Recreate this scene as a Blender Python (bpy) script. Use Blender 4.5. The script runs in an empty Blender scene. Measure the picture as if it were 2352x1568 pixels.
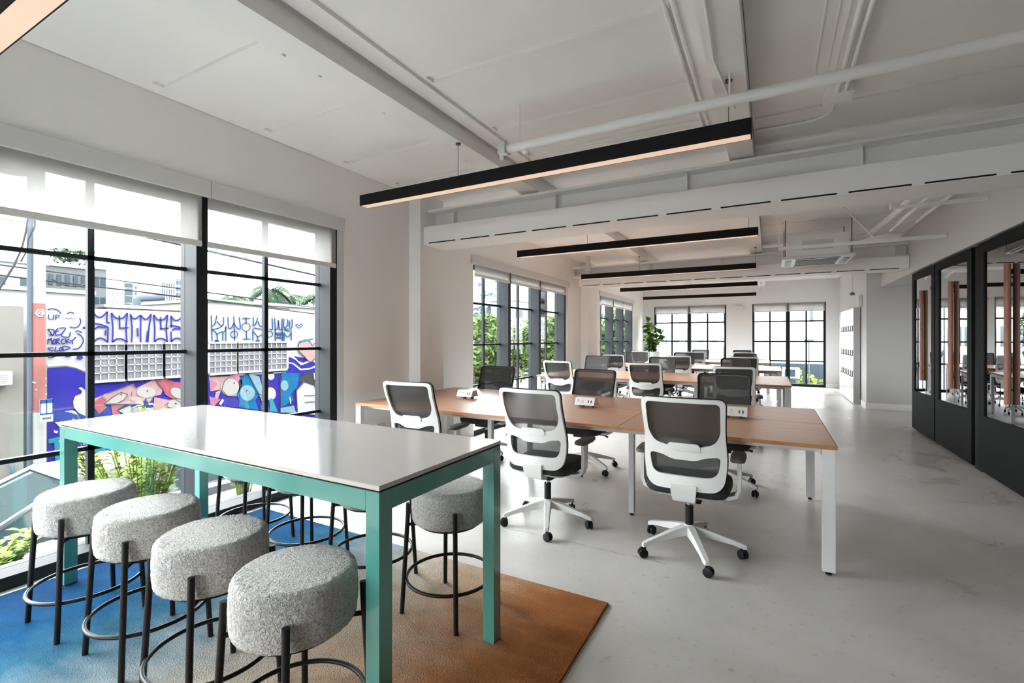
import bpy, bmesh, math, random
from mathutils import Vector, Matrix
random.seed(7)
S = bpy.context.scene
COL = S.collection
PI = math.pi

# ------------------------------------------------------------------ camera
FPX = 1086.0
YAW = 0.4995
EYE = Vector((0, 0, 1.36))
cd = bpy.data.cameras.new('camera')
cam = bpy.data.objects.new('camera', cd)
COL.objects.link(cam)
cam.location = EYE
cam.rotation_euler = (PI / 2, 0, YAW)
cd.sensor_width = 36
cd.lens = FPX / 2352 * 36
cd.shift_y = -8 / 2352
cd.clip_start = 0.02
cd.clip_end = 400
S.camera = cam

# ------------------------------------------------------------------ world, exposure
w = bpy.data.worlds.new('overcast_sky')
S.world = w
w.use_nodes = True
bg = w.node_tree.nodes['Background']
bg.inputs[0].default_value = (0.96, 0.98, 1.0, 1)
bg.inputs[1].default_value = 18.5
S.view_settings.view_transform = 'Standard'
S.view_settings.look = 'None'
S.view_settings.gamma = 1
S.view_settings.use_curve_mapping = False
S.view_settings.exposure = 0.8
S.cycles.max_bounces = 12
S.cycles.diffuse_bounces = 6
S.cycles.glossy_bounces = 5
S.cycles.transparent_max_bounces = 24
S.cycles.sample_clamp_indirect = 8


def portal(name, loc, rot, sx, sy):
    l = bpy.data.lights.new(name, 'AREA')
    l.shape = 'RECTANGLE'
    l.size, l.size_y = sx, sy
    l.cycles.is_portal = True
    o = bpy.data.objects.new(name, l)
    COL.objects.link(o)
    o.location, o.rotation_euler = loc, rot


# sampling portals in the real window openings (they give no light of their own)
portal('sky_portal', (-3.84, 1.34, 1.2), (0, -PI / 2, 0), 2.35, 3.75)
portal('sky_portal', (-3.84, 7.245, 1.2), (0, -PI / 2, 0), 2.35, 3.45)
portal('sky_portal', (-3.84, 12.65, 1.2), (0, -PI / 2, 0), 2.35, 3.15)
portal('sky_portal', (-2.2, 15.74, 1.2), (-PI / 2, 0, 0), 2.1, 2.3)
portal('sky_portal', (0.45, 15.74, 1.2), (-PI / 2, 0, 0), 1.8, 2.3)
portal('sky_portal', (-2.5, -4.44, 1.2), (PI / 2, 0, 0), 1.6, 2.3)


# ------------------------------------------------------------------ materials
def nt(name):
    m = bpy.data.materials.new(name)
    m.use_nodes = True
    t = m.node_tree
    return m, t, t.nodes['Principled BSDF']


def mat(name, col, rough=0.5, metal=0.0, var=0.0, scale=8.0, bump=0.0, bscale=200.0, emit=None, es=0.0, coat=0.0, spec=0.5):
    m, t, b = nt(name)
    b.inputs['Base Color'].default_value = (*col, 1)
    b.inputs['Roughness'].default_value = rough
    b.inputs['Metallic'].default_value = metal
    b.inputs['Specular IOR Level'].default_value = spec
    b.inputs['Coat Weight'].default_value = coat
    b.inputs['Coat Roughness'].default_value = 0.08
    if emit:
        b.inputs['Emission Color'].default_value = (*emit, 1)
        b.inputs['Emission Strength'].default_value = es
    tc = t.nodes.new('ShaderNodeTexCoord')
    if var:
        n = t.nodes.new('ShaderNodeTexNoise')
        n.inputs['Scale'].default_value = scale
        n.inputs['Detail'].default_value = 4
        t.links.new(tc.outputs['Object'], n.inputs['Vector'])
        r = t.nodes.new('ShaderNodeValToRGB')
        r.color_ramp.elements[0].position = 0.3
        r.color_ramp.elements[1].position = 0.7
        r.color_ramp.elements[0].color = (*[c * (1 - var) for c in col], 1)
        r.color_ramp.elements[1].color = (*[min(1, c * (1 + var)) for c in col], 1)
        t.links.new(n.outputs['Fac'], r.inputs['Fac'])
        t.links.new(r.outputs['Color'], b.inputs['Base Color'])
    if bump:
        n2 = t.nodes.new('ShaderNodeTexNoise')
        n2.inputs['Scale'].default_value = bscale
        t.links.new(tc.outputs['Object'], n2.inputs['Vector'])
        bp = t.nodes.new('ShaderNodeBump')
        bp.inputs['Strength'].default_value = bump
        bp.inputs['Distance'].default_value = 0.01
        t.links.new(n2.outputs['Fac'], bp.inputs['Height'])
        t.links.new(bp.outputs['Normal'], b.inputs['Normal'])
    return m


def glass_mat(name, tint, refl, rough=0.0, ior=1.5):
    m = bpy.data.materials.new(name)
    m.use_nodes = True
    t = m.node_tree
    t.nodes.clear()
    out = t.nodes.new('ShaderNodeOutputMaterial')
    tr = t.nodes.new('ShaderNodeBsdfTransparent')
    tr.inputs[0].default_value = (*tint, 1)
    gl = t.nodes.new('ShaderNodeBsdfGlossy')
    gl.inputs['Roughness'].default_value = rough
    gl.inputs['Color'].default_value = (0.95, 0.97, 1, 1)
    fr = t.nodes.new('ShaderNodeFresnel')
    fr.inputs['IOR'].default_value = ior
    ma = t.nodes.new('ShaderNodeMath')
    ma.operation = 'MULTIPLY_ADD'
    ma.inputs[1].default_value = 1.0 - refl
    ma.inputs[2].default_value = refl
    mx = t.nodes.new('ShaderNodeMixShader')
    t.links.new(fr.outputs[0], ma.inputs[0])
    # reflect on outward faces only: a thin pane, no total internal reflection inside it
    geo = t.nodes.new('ShaderNodeNewGeometry')
    inv = t.nodes.new('ShaderNodeMath')
    inv.operation = 'SUBTRACT'
    inv.inputs[0].default_value = 1.0
    t.links.new(geo.outputs['Backfacing'], inv.inputs[1])
    ml = t.nodes.new('ShaderNodeMath')
    ml.operation = 'MULTIPLY'
    t.links.new(ma.outputs[0], ml.inputs[0])
    t.links.new(inv.outputs[0], ml.inputs[1])
    t.links.new(ml.outputs[0], mx.inputs[0])
    t.links.new(tr.outputs[0], mx.inputs[1])
    t.links.new(gl.outputs[0], mx.inputs[2])
    t.links.new(mx.outputs[0], out.inputs[0])
    return m


def cloth_mat(name, col, transp, transl=0.0, rough=0.9):
    """woven sheet: part open weave (transparent), part diffuse, part translucent"""
    m = bpy.data.materials.new(name)
    m.use_nodes = True
    t = m.node_tree
    t.nodes.clear()
    out = t.nodes.new('ShaderNodeOutputMaterial')
    tr = t.nodes.new('ShaderNodeBsdfTransparent')
    di = t.nodes.new('ShaderNodeBsdfDiffuse')
    di.inputs[0].default_value = (*col, 1)
    tl = t.nodes.new('ShaderNodeBsdfTranslucent')
    tl.inputs[0].default_value = (*col, 1)
    m1 = t.nodes.new('ShaderNodeMixShader')
    m1.inputs[0].default_value = transl
    m2 = t.nodes.new('ShaderNodeMixShader')
    m2.inputs[0].default_value = transp
    t.links.new(di.outputs[0], m1.inputs[1])
    t.links.new(tl.outputs[0], m1.inputs[2])
    t.links.new(m1.outputs[0], m2.inputs[1])
    t.links.new(tr.outputs[0], m2.inputs[2])
    t.links.new(m2.outputs[0], out.inputs[0])
    return m


def ramp(t, stops):
    r = t.nodes.new('ShaderNodeValToRGB')
    e = r.color_ramp.elements
    while len(e) < len(stops):
        e.new(0.5)
    for i, (p, c) in enumerate(stops):
        e[i].position = p
        e[i].color = (*c, 1)
    return r


def floor_mat():
    m, t, b = nt('polished_concrete')
    tc = t.nodes.new('ShaderNodeTexCoord')
    n = t.nodes.new('ShaderNodeTexNoise')
    n.inputs['Scale'].default_value = 1.1
    n.inputs['Detail'].default_value = 9
    n.inputs['Roughness'].default_value = 0.62
    n.inputs['Distortion'].default_value = 0.6
    t.links.new(tc.outputs['Object'], n.inputs['Vector'])
    r = ramp(t, [(0.28, (0.42, 0.405, 0.38)), (0.5, (0.51, 0.495, 0.47)), (0.74, (0.60, 0.585, 0.56))])
    t.links.new(n.outputs['Fac'], r.inputs['Fac'])
    # dark specks
    n2 = t.nodes.new('ShaderNodeTexNoise')
    n2.inputs['Scale'].default_value = 26
    n2.inputs['Detail'].default_value = 6
    t.links.new(tc.outputs['Object'], n2.inputs['Vector'])
    r2 = ramp(t, [(0.27, (0.5, 0.49, 0.47)), (0.38, (1, 1, 1))])
    t.links.new(n2.outputs['Fac'], r2.inputs['Fac'])
    mu = t.nodes.new('ShaderNodeMixRGB')
    mu.blend_type = 'MULTIPLY'
    mu.inputs[0].default_value = 0.5
    t.links.new(r.outputs[0], mu.inputs[1])
    t.links.new(r2.outputs[0], mu.inputs[2])
    # a filled crack running across the room at y = 2.95
    sx = t.nodes.new('ShaderNodeSeparateXYZ')
    t.links.new(tc.outputs['Object'], sx.inputs[0])
    n3 = t.nodes.new('ShaderNodeTexNoise')
    n3.inputs['Scale'].default_value = 9
    n3.inputs['Detail'].default_value = 8
    t.links.new(tc.outputs['Object'], n3.inputs['Vector'])

    def mth(op, a, bb, c=None):
        q = t.nodes.new('ShaderNodeMath')
        q.operation = op
        for i, v in enumerate((a, bb, c)):
            if v is None:
                continue
            if isinstance(v, (int, float)):
                q.inputs[i].default_value = v
            else:
                t.links.new(v, q.inputs[i])
        return q.outputs[0]
    off = mth('MULTIPLY_ADD', n3.outputs['Fac'], 0.06, -0.03)
    yy = mth('ADD', sx.outputs['Y'], off)
    dist = mth('ABSOLUTE', mth('SUBTRACT', yy, 2.95), 0)
    wid = mth('MULTIPLY_ADD', n2.outputs['Fac'], 0.022, -0.0065)
    crack = mth('LESS_THAN', dist, wid)
    lim = mth('LESS_THAN', sx.outputs['X'], -0.55)
    ck = mth('MULTIPLY', mth('MULTIPLY', crack, lim), 0.55)
    mc = t.nodes.new('ShaderNodeMixRGB')
    t.links.new(ck, mc.inputs[0])
    t.links.new(mu.outputs[0], mc.inputs[1])
    mc.inputs[2].default_value = (0.16, 0.155, 0.15, 1)
    t.links.new(mc.outputs[0], b.inputs['Base Color'])
    rr = ramp(t, [(0.3, (0.24, 0.24, 0.24)), (0.7, (0.42, 0.42, 0.42))])
    t.links.new(n.outputs['Fac'], rr.inputs['Fac'])
    t.links.new(rr.outputs[0], b.inputs['Roughness'])
    b.inputs['Specular IOR Level'].default_value = 0.5
    return m


def wood_mat(name, base, dark, sx=0.6, sy=22.0, rough=0.35):
    m, t, b = nt(name)
    tc = t.nodes.new('ShaderNodeTexCoord')
    mp = t.nodes.new('ShaderNodeMapping')
    mp.inputs['Scale'].default_value = (sx, sy, sy)
    t.links.new(tc.outputs['Object'], mp.inputs['Vector'])
    n = t.nodes.new('ShaderNodeTexNoise')
    n.inputs['Scale'].default_value = 2.2
    n.inputs['Detail'].default_value = 7
    n.inputs['Distortion'].default_value = 0.5
    t.links.new(mp.outputs[0], n.inputs['Vector'])
    r = ramp(t, [(0.32, dark), (0.62, base)])
    t.links.new(n.outputs['Fac'], r.inputs['Fac'])
    t.links.new(r.outputs[0], b.inputs['Base Color'])
    b.inputs['Roughness'].default_value = rough
    return m


def rug_mat():
    m, t, b = nt('dip_dyed_pile')
    tc = t.nodes.new('ShaderNodeTexCoord')
    sp = t.nodes.new('ShaderNodeSeparateXYZ')
    t.links.new(tc.outputs['Object'], sp.inputs[0])
    mp = t.nodes.new('ShaderNodeMapping')
    mp.inputs['Scale'].default_value = (1.6, 4.5, 1)
    t.links.new(tc.outputs['Object'], mp.inputs['Vector'])
    n = t.nodes.new('ShaderNodeTexNoise')
    n.inputs['Scale'].default_value = 2.0
    n.inputs['Detail'].default_value = 7
    t.links.new(mp.outputs[0], n.inputs['Vector'])

    def mth(op, a, bb, c=None):
        q = t.nodes.new('ShaderNodeMath')
        q.operation = op
        for i, v in enumerate((a, bb, c)):
            if v is None:
                continue
            if isinstance(v, (int, float)):
                q.inputs[i].default_value = v
            else:
                t.links.new(v, q.inputs[i])
        return q.outputs[0]
    a = mth('MULTIPLY_ADD', sp.outputs['X'], 1 / 2.85, 3.53 / 2.85)
    a = mth('MULTIPLY_ADD', sp.outputs['Y'], -0.02, a)
    a = mth('MULTIPLY_ADD', n.outputs['Fac'], 0.20, mth('SUBTRACT', a, 0.10))
    r = ramp(t, [(0.0, (0.0012, 0.022, 0.066)), (0.17, (0.002, 0.038, 0.095)), (0.30, (0.022, 0.085, 0.135)),
                 (0.43, (0.19, 0.23, 0.245)), (0.55, (0.42, 0.38, 0.32)), (0.70, (0.44, 0.30, 0.20)),
                 (0.84, (0.36, 0.145, 0.055)), (1.0, (0.20, 0.062, 0.015))])
    t.links.new(a, r.inputs['Fac'])
    # brushed pile: uneven lighter and darker tufts
    n4 = t.nodes.new('ShaderNodeTexNoise')
    n4.inputs['Scale'].default_value = 5.5
    n4.inputs['Detail'].default_value = 8
    n4.inputs['Roughness'].default_value = 0.65
    t.links.new(tc.outputs['Object'], n4.inputs['Vector'])
    r4 = ramp(t, [(0.30, (0.78, 0.78, 0.78)), (0.68, (1.12, 1.12, 1.12))])
    t.links.new(n4.outputs['Fac'], r4.inputs['Fac'])
    mm = t.nodes.new('ShaderNodeMixRGB')
    mm.blend_type = 'MULTIPLY'
    mm.inputs[0].default_value = 1.0
    t.links.new(r.outputs[0], mm.inputs[1])
    t.links.new(r4.outputs[0], mm.inputs[2])
    t.links.new(mm.outputs[0], b.inputs['Base Color'])
    b.inputs['Roughness'].default_value = 0.95
    b.inputs['Specular IOR Level'].default_value = 0.04
    n2 = t.nodes.new('ShaderNodeTexNoise')
    n2.inputs['Scale'].default_value = 160
    t.links.new(tc.outputs['Object'], n2.inputs['Vector'])
    bp = t.nodes.new('ShaderNodeBump')
    bp.inputs['Strength'].default_value = 0.8
    bp.inputs['Distance'].default_value = 0.008
    t.links.new(n2.outputs['Fac'], bp.inputs['Height'])
    t.links.new(bp.outputs[0], b.inputs['Normal'])
    return m


def boucle_mat():
    m, t, b = nt('grey_boucle')
    tc = t.nodes.new('ShaderNodeTexCoord')
    n = t.nodes.new('ShaderNodeTexNoise')
    n.inputs['Scale'].default_value = 135
    n.inputs['Detail'].default_value = 3
    n.inputs['Distortion'].default_value = 1.2
    t.links.new(tc.outputs['Object'], n.inputs['Vector'])
    r = ramp(t, [(0.28, (0.30, 0.295, 0.285)), (0.48, (0.60, 0.59, 0.57)), (0.68, (0.76, 0.75, 0.73))])
    t.links.new(n.outputs['Fac'], r.inputs['Fac'])
    t.links.new(r.outputs[0], b.inputs['Base Color'])
    b.inputs['Roughness'].default_value = 1.0
    b.inputs['Specular IOR Level'].default_value = 0.1
    bp = t.nodes.new('ShaderNodeBump')
    bp.inputs['Strength'].default_value = 1.0
    bp.inputs['Distance'].default_value = 0.012
    t.links.new(n.outputs['Fac'], bp.inputs['Height'])
    t.links.new(bp.outputs[0], b.inputs['Normal'])
    return m


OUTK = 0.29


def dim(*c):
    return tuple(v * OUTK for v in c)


M = dict(
    wall=mat('white_wall_paint', (0.87, 0.86, 0.84), 0.7, var=0.015, scale=1.5),
    ceil=mat('white_ceiling_paint', (0.88, 0.875, 0.86), 0.75, var=0.02, scale=2.0),
    steel=mat('painted_steel_white', (0.87, 0.865, 0.85), 0.5),
    floor=floor_mat(),
    black=mat('black_window_frame', (0.013, 0.0155, 0.018), 0.6, spec=0.12),
    blackfab=mat('black_seat_fabric', (0.018, 0.018, 0.019), 0.85, bump=0.3, bscale=500),
    blackpl=mat('black_plastic', (0.012, 0.012, 0.013), 0.5, spec=0.22),
    darkpad=mat('charcoal_arm_pad', (0.07, 0.062, 0.058), 0.5),
    tube=mat('black_powder_coat', (0.009, 0.0085, 0.009), 0.42, spec=0.25),
    whitepl=mat('white_plastic', (0.64, 0.635, 0.62), 0.38),
    whitemet=mat('white_desk_leg', (0.58, 0.58, 0.575), 0.35),
    chrome=mat('chrome', (0.6, 0.6, 0.6), 0.2, metal=1.0),
    mesh=cloth_mat('black_chair_mesh', (0.048, 0.048, 0.048), 0.10),
    shade=cloth_mat('white_roller_fabric', (0.50, 0.49, 0.475), 0.165, transl=0.42),
    glass=glass_mat('window_glass', (0.97, 0.985, 0.985), 0.0),
    boothglass=glass_mat('dark_reflective_glass', (0.13, 0.135, 0.14), 0.36, ior=1.6),
    boucle=boucle_mat(),
    teal=mat('teal_lacquer', (0.068, 0.265, 0.228), 0.22, coat=0.7),
    tabletop=mat('gloss_white_table_top', (0.56, 0.55, 0.54), 0.10, coat=1.0),
    tableedge=mat('taupe_table_edge', (0.55, 0.50, 0.46), 0.4),
    rug=rug_mat(),
    rugedge=mat('rug_binding', (0.45, 0.33, 0.24), 0.9),
    oak=wood_mat('oak_veneer', (0.50, 0.265, 0.15), (0.37, 0.18, 0.095)),
    oakedge=mat('oak_edge_band', (0.36, 0.15, 0.055), 0.45, var=0.1, scale=20),
    handle=wood_mat('walnut_handle', (0.26, 0.105, 0.055), (0.19, 0.07, 0.035), 20, 2, 0.4),
    backwall=mat('dimmed_far_wall_paint', (0.70, 0.70, 0.695), 0.7, var=0.015, scale=1.5),  # white wall paint darkened to tone down the light on the far wall
    dimwall=mat('dimmed_right_wall_paint', (0.60, 0.60, 0.595), 0.7, var=0.015, scale=1.5),  # white wall paint darkened, shade of the right side put into the colour
    darkwall=mat('light_absorbing_wall', (0.10, 0.10, 0.10), 0.8),  # unseen wall behind the camera, made dark to cut fill light
    booth=mat('charcoal_laminate', (0.006, 0.0065, 0.007), 0.7, var=0.06, scale=3, spec=0.12),
    boothin=mat('black_acoustic_felt', (0.012, 0.012, 0.012), 0.9),
    lampblack=mat('matte_black_aluminium', (0.008, 0.008, 0.008), 0.75, spec=0.2),
    lamp=mat('lit_diffuser', (0.35, 0.3, 0.26), 0.5, emit=(1.0, 0.68, 0.48), es=0.40),
    slot=mat('black_slot', (0.006, 0.006, 0.006), 0.9),
    grille=mat('grey_grille', (0.16, 0.16, 0.155), 0.6),
    locker=mat('white_locker_laminate', (0.82, 0.82, 0.82), 0.22),
    lockerside=mat('grey_locker_side', (0.42, 0.42, 0.42), 0.5),
    gunmetal=mat('gunmetal_handle', (0.10, 0.10, 0.10), 0.4, metal=0.5),
    pot=mat('pale_grey_planter', (0.50, 0.52, 0.54), 0.5, var=0.05),
    leaf=mat('fig_leaf', (0.075, 0.155, 0.018), 0.35, var=0.45, scale=6),
    bark=mat('brown_bark', (0.07, 0.045, 0.03), 0.9),
    soil=mat('dark_soil', (0.03, 0.022, 0.017), 0.95),
    # outdoors
    street=mat('asphalt', dim(0.12, 0.12, 0.12), 0.9, var=0.15, scale=2),
    pave=mat('pale_pavement', dim(0.30, 0.30, 0.29), 0.9, var=0.05, scale=3),
    render=mat('white_render', dim(0.34, 0.34, 0.335), 0.85, var=0.03, scale=1),
    cream=mat('cream_render', dim(0.30, 0.285, 0.27), 0.85, var=0.05, scale=1),
    beige=mat('beige_render', dim(0.175, 0.168, 0.15), 0.85, var=0.08, scale=1.2),
    greyb=mat('pale_grey_facade', dim(0.115, 0.125, 0.13), 0.8),
    pane=mat('distant_glass', dim(0.035, 0.055, 0.065), 0.2),
    pane2=mat('tinted_glass', dim(0.02, 0.035, 0.05), 0.25),
    mpane=mat('lilac_grey_glass', dim(0.19, 0.185, 0.205), 0.3, var=0.25, scale=3),
    bright=mat('light_bouncing_white_render', (0.32, 0.32, 0.315), 0.85, var=0.04, scale=1),  # lighter copy of the white render, added to bounce light into the far end
    paneb=mat('pale_blue_glass', dim(0.20, 0.25, 0.27), 0.3),
    pinkb=mat('pink_render', dim(0.27, 0.125, 0.115), 0.85),
    mblue=mat('indigo_mural_paint', dim(0.016, 0.013, 0.19), 0.7, var=0.2, scale=3),
    mink=mat('blue_ink_paint', dim(0.020, 0.018, 0.17), 0.7),
    mteal=mat('petrol_ink_paint', dim(0.008, 0.04, 0.13), 0.7),
    mpink=mat('pink_mural_paint', dim(0.30, 0.185, 0.185), 0.7, var=0.05),
    mrose=mat('rose_mural_paint', dim(0.25, 0.06, 0.08), 0.7, var=0.1),
    mmag=mat('magenta_mural_paint', dim(0.28, 0.10, 0.15), 0.7, var=0.1),
    msky=mat('sky_blue_mural_paint', dim(0.0, 0.09, 0.20), 0.7, var=0.15),
    mpale=mat('pale_blue_mural_paint', dim(0.13, 0.22, 0.26), 0.7, var=0.1),
    mcyan=mat('cyan_mural_paint', dim(0.02, 0.17, 0.22), 0.7),
    mgrey=mat('warm_grey_mural_paint', dim(0.27, 0.265, 0.245), 0.7),
    mdark=mat('dark_mural_paint', dim(0.028, 0.034, 0.036), 0.7),
    mwhite=mat('white_mural_paint', dim(0.36, 0.36, 0.355), 0.7),
    mred=mat('salmon_pole_paint', dim(0.26, 0.105, 0.095), 0.8, var=0.15, scale=3),
    pole=mat('concrete_pole', dim(0.26, 0.26, 0.25), 0.85, var=0.1),
    conduitb=mat('blue_grey_conduit', dim(0.08, 0.10, 0.13), 0.6),
    wire=mat('black_cable', dim(0.03, 0.035, 0.04), 0.6),
    carpaint=mat('slate_blue_car_paint', dim(0.045, 0.055, 0.075), 0.2, coat=1.0),
    carglass=mat('car_window_glass', dim(0.03, 0.055, 0.06), 0.05),
    tyre=mat('tyre_rubber', dim(0.01, 0.01, 0.01), 0.8),
    foliage=mat('tree_foliage', dim(0.10, 0.17, 0.04), 0.7, var=0.6, scale=2.5),
    foliage2=mat('yellow_green_foliage', dim(0.36, 0.52, 0.10), 0.7, var=0.5, scale=5),
    palm=mat('palm_foliage', dim(0.035, 0.075, 0.035), 0.7, var=0.3),
    grass=mat('grass_blades', dim(0.30, 0.44, 0.10), 0.8, var=0.4, scale=9),
    fence=mat('blue_green_hoarding', dim(0.05, 0.07, 0.085), 0.8),
    signblue=mat('sign_blue', dim(0.012, 0.06, 0.22), 0.5),
)


# weathered outdoor paint and masonry hardly shines
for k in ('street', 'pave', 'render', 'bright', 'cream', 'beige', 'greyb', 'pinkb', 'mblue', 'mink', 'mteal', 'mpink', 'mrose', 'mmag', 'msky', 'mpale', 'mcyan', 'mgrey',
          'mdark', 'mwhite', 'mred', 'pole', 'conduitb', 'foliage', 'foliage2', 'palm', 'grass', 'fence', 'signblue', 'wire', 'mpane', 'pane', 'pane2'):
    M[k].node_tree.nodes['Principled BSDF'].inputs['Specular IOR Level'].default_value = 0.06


# ------------------------------------------------------------------ mesh helpers
class MB:
    def __init__(self):
        self.bm = bmesh.new()
        self.flat = set()

    def box(self, x0, x1, y0, y1, z0, z1, bev=0.0, mx=None, seg=2):
        t = bmesh.new()
        bmesh.ops.create_cube(t, size=1)
        for v in t.verts:
            v.co = Vector(((x0 + x1) / 2 + v.co.x * (x1 - x0), (y0 + y1) / 2 + v.co.y * (y1 - y0), (z0 + z1) / 2 + v.co.z * (z1 - z0)))
        if bev:
            bmesh.ops.bevel(t, geom=t.edges[:], offset=bev, segments=seg, affect='EDGES', profile=0.5)
        self.merge(t, mx, True)
        return self

    def merge(self, t, mx=None, flat=False):
        if mx is not None:
            t.transform(mx)
        mp = {}
        for v in t.verts:
            mp[v] = self.bm.verts.new(v.co)
        for f in t.faces:
            try:
                nf = self.bm.faces.new([mp[v] for v in f.verts])
                if flat:
                    self.flat.add(nf)
            except ValueError:
                pass
        t.free()

    def tube(self, pts, r, n=12, closed=False, caps=True):
        pts = [Vector(p) for p in pts]
        k = len(pts)
        rs = r if isinstance(r, (list, tuple)) else [r] * k
        rings = []
        prev = None
        for i, p in enumerate(pts):
            if closed:
                d = (pts[(i + 1) % k] - pts[i - 1])
            else:
                d = pts[min(i + 1, k - 1)] - pts[max(i - 1, 0)]
            d.normalize()
            if prev is None:
                a = Vector((0, 0, 1)) if abs(d.z) < 0.9 else Vector((1, 0, 0))
                u = d.cross(a).normalized()
            else:
                u = (prev - d * prev.dot(d))
                u = u.normalized() if u.length > 1e-6 else d.orthogonal().normalized()
            prev = u
            v = d.cross(u)
            rings.append([self.bm.verts.new(p + (u * math.cos(2 * PI * j / n) + v * math.sin(2 * PI * j / n)) * rs[i]) for j in range(n)])
        m = k if closed else k - 1
        for i in range(m):
            a, b = rings[i], rings[(i + 1) % k]
            for j in range(n):
                self.bm.faces.new((a[j], a[(j + 1) % n], b[(j + 1) % n], b[j]))
        if caps and not closed:
            self.bm.faces.new(rings[0][::-1])
            self.bm.faces.new(rings[-1])
        return self

    def lathe(self, prof, n=32, c=(0, 0, 0), mx=None):
        t = bmesh.new()
        rings = []
        for (r, z) in prof:
            if r < 1e-6:
                rings.append([t.verts.new((c[0], c[1], c[2] + z))])
            else:
                rings.append([t.verts.new((c[0] + r * math.cos(2 * PI * j / n), c[1] + r * math.sin(2 * PI * j / n), c[2] + z)) for j in range(n)])
        for a, b in zip(rings, rings[1:]):
            for j in range(n):
                j2 = (j + 1) % n
                if len(a) == 1 and len(b) == 1:
                    continue
                if len(a) == 1:
                    t.faces.new((a[0], b[j], b[j2]))
                elif len(b) == 1:
                    t.faces.new((a[j2], a[j], b[0]))
                else:
                    t.faces.new((a[j], a[j2], b[j2], b[j]))
        self.merge(t, mx)
        return self

    def poly(self, pts, depth):
        """flat polygon given as 3D points, thickened along depth vector"""
        depth = Vector(depth)
        a = [self.bm.verts.new(Vector(p)) for p in pts]
        b = [self.bm.verts.new(Vector(p) + depth) for p in pts]
        n = len(a)
        self.bm.faces.new(a)
        self.bm.faces.new(b[::-1])
        for i in range(n):
            self.bm.faces.new((a[i], b[i], b[(i + 1) % n], a[(i + 1) % n]))
        return self

    def quad(self, pts):
        self.bm.faces.new([self.bm.verts.new(Vector(p)) for p in pts])

    def build(self, name, material, parent=None, smooth=True, angle=38, loc=None):
        bm = self.bm
        bmesh.ops.recalc_face_normals(bm, faces=bm.faces[:])
        if smooth:
            lim = math.radians(angle)
            for f in bm.faces:
                f.smooth = f not in self.flat
            for e in bm.edges:
                if len(e.link_faces) == 2:
                    if e.calc_face_angle(0) > lim:
                        e.smooth = False
        me = bpy.data.meshes.new(name)
        bm.to_mesh(me)
        bm.free()
        me.materials.append(material)
        o = bpy.data.objects.new(name, me)
        COL.objects.link(o)
        if parent is not None:
            o.parent = parent
        if loc:
            o.location = loc
        return o


def recentre(o):
    """put a single-mesh thing's origin at the middle of its base"""
    vs = [v.co for v in o.data.vertices]
    c = Vector(((min(v.x for v in vs) + max(v.x for v in vs)) / 2, (min(v.y for v in vs) + max(v.y for v in vs)) / 2, min(v.z for v in vs)))
    o.data.transform(Matrix.Translation(-c))
    o.location = c
    return o


def tag(o, label, cat, group=None, kind=None):
    o['label'] = label
    o['category'] = cat
    if group:
        o['group'] = group
    if kind:
        o['kind'] = kind
    return o


def thing(name, label, cat, loc=(0, 0, 0), rz=0.0, group=None):
    o = bpy.data.objects.new(name, None)
    COL.objects.link(o)
    o.empty_display_size = 0.1
    o.location = loc
    o.rotation_euler = (0, 0, rz)
    return tag(o, label, cat, group)


def struct(name, root=None):
    if root is None:
        o = bpy.data.objects.new(name, None)
        COL.objects.link(o)
        o.empty_display_size = 0.1
    else:
        o = root
    o['kind'] = 'structure'
    return o


def one(name, mb, m, label, cat, group=None, **k):
    return tag(recentre(mb.build(name, m, **k)), label, cat, group)


def copy_thing(root, loc, rz, label, group=None):
    r = root.copy()
    COL.objects.link(r)
    r.location = loc
    r.rotation_euler = (0, 0, rz)
    r['label'] = label
    if group:
        r['group'] = group
    for ch in list(root.children):
        c = ch.copy()
        COL.objects.link(c)
        c.parent = r
        for g in list(ch.children):
            d = g.copy()
            COL.objects.link(d)
            d.parent = c
    return r


def text_mesh(body, size, mx, name, m, parent, extrude=0.002):
    cu = bpy.data.curves.new('lettering', 'FONT')
    cu.body = body
    cu.size = size
    cu.extrude = extrude
    cu.align_x = 'CENTER'
    cu.align_y = 'CENTER'
    tmp = bpy.data.objects.new('lettering', cu)
    COL.objects.link(tmp)
    bpy.context.view_layer.update()
    me = bpy.data.meshes.new_from_object(tmp.evaluated_get(bpy.context.evaluated_depsgraph_get()))
    bpy.data.objects.remove(tmp)
    bpy.data.curves.remove(cu)
    me.transform(mx)
    me.materials.clear()
    me.materials.append(m)
    o = bpy.data.objects.new(name, me)
    COL.objects.link(o)
    if parent is not None:
        o.parent = parent
    return o


def ray(px, py):
    r = (px - 1176) / FPX
    u = -(py - 776) / FPX
    c, s = math.cos(YAW), math.sin(YAW)
    return Vector((r * c - s, r * s + c, u))


def onx(px, py, X):
    v = ray(px, py)
    return EYE + v * (X / v.x)


def ony(px, py, Y):
    v = ray(px, py)
    return EYE + v * (Y / v.y)


# ================================================================== STRUCTURE
WX = -3.609      # inner face of the window wall
GX = -3.764      # glass plane of its windows
WO = -3.86       # outer face
BY = 15.5        # inner face of the far wall
CZ = 3.02        # ceiling
FY = -4.2        # wall behind the camera
RX = 2.75        # right wall (behind the booths)

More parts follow.
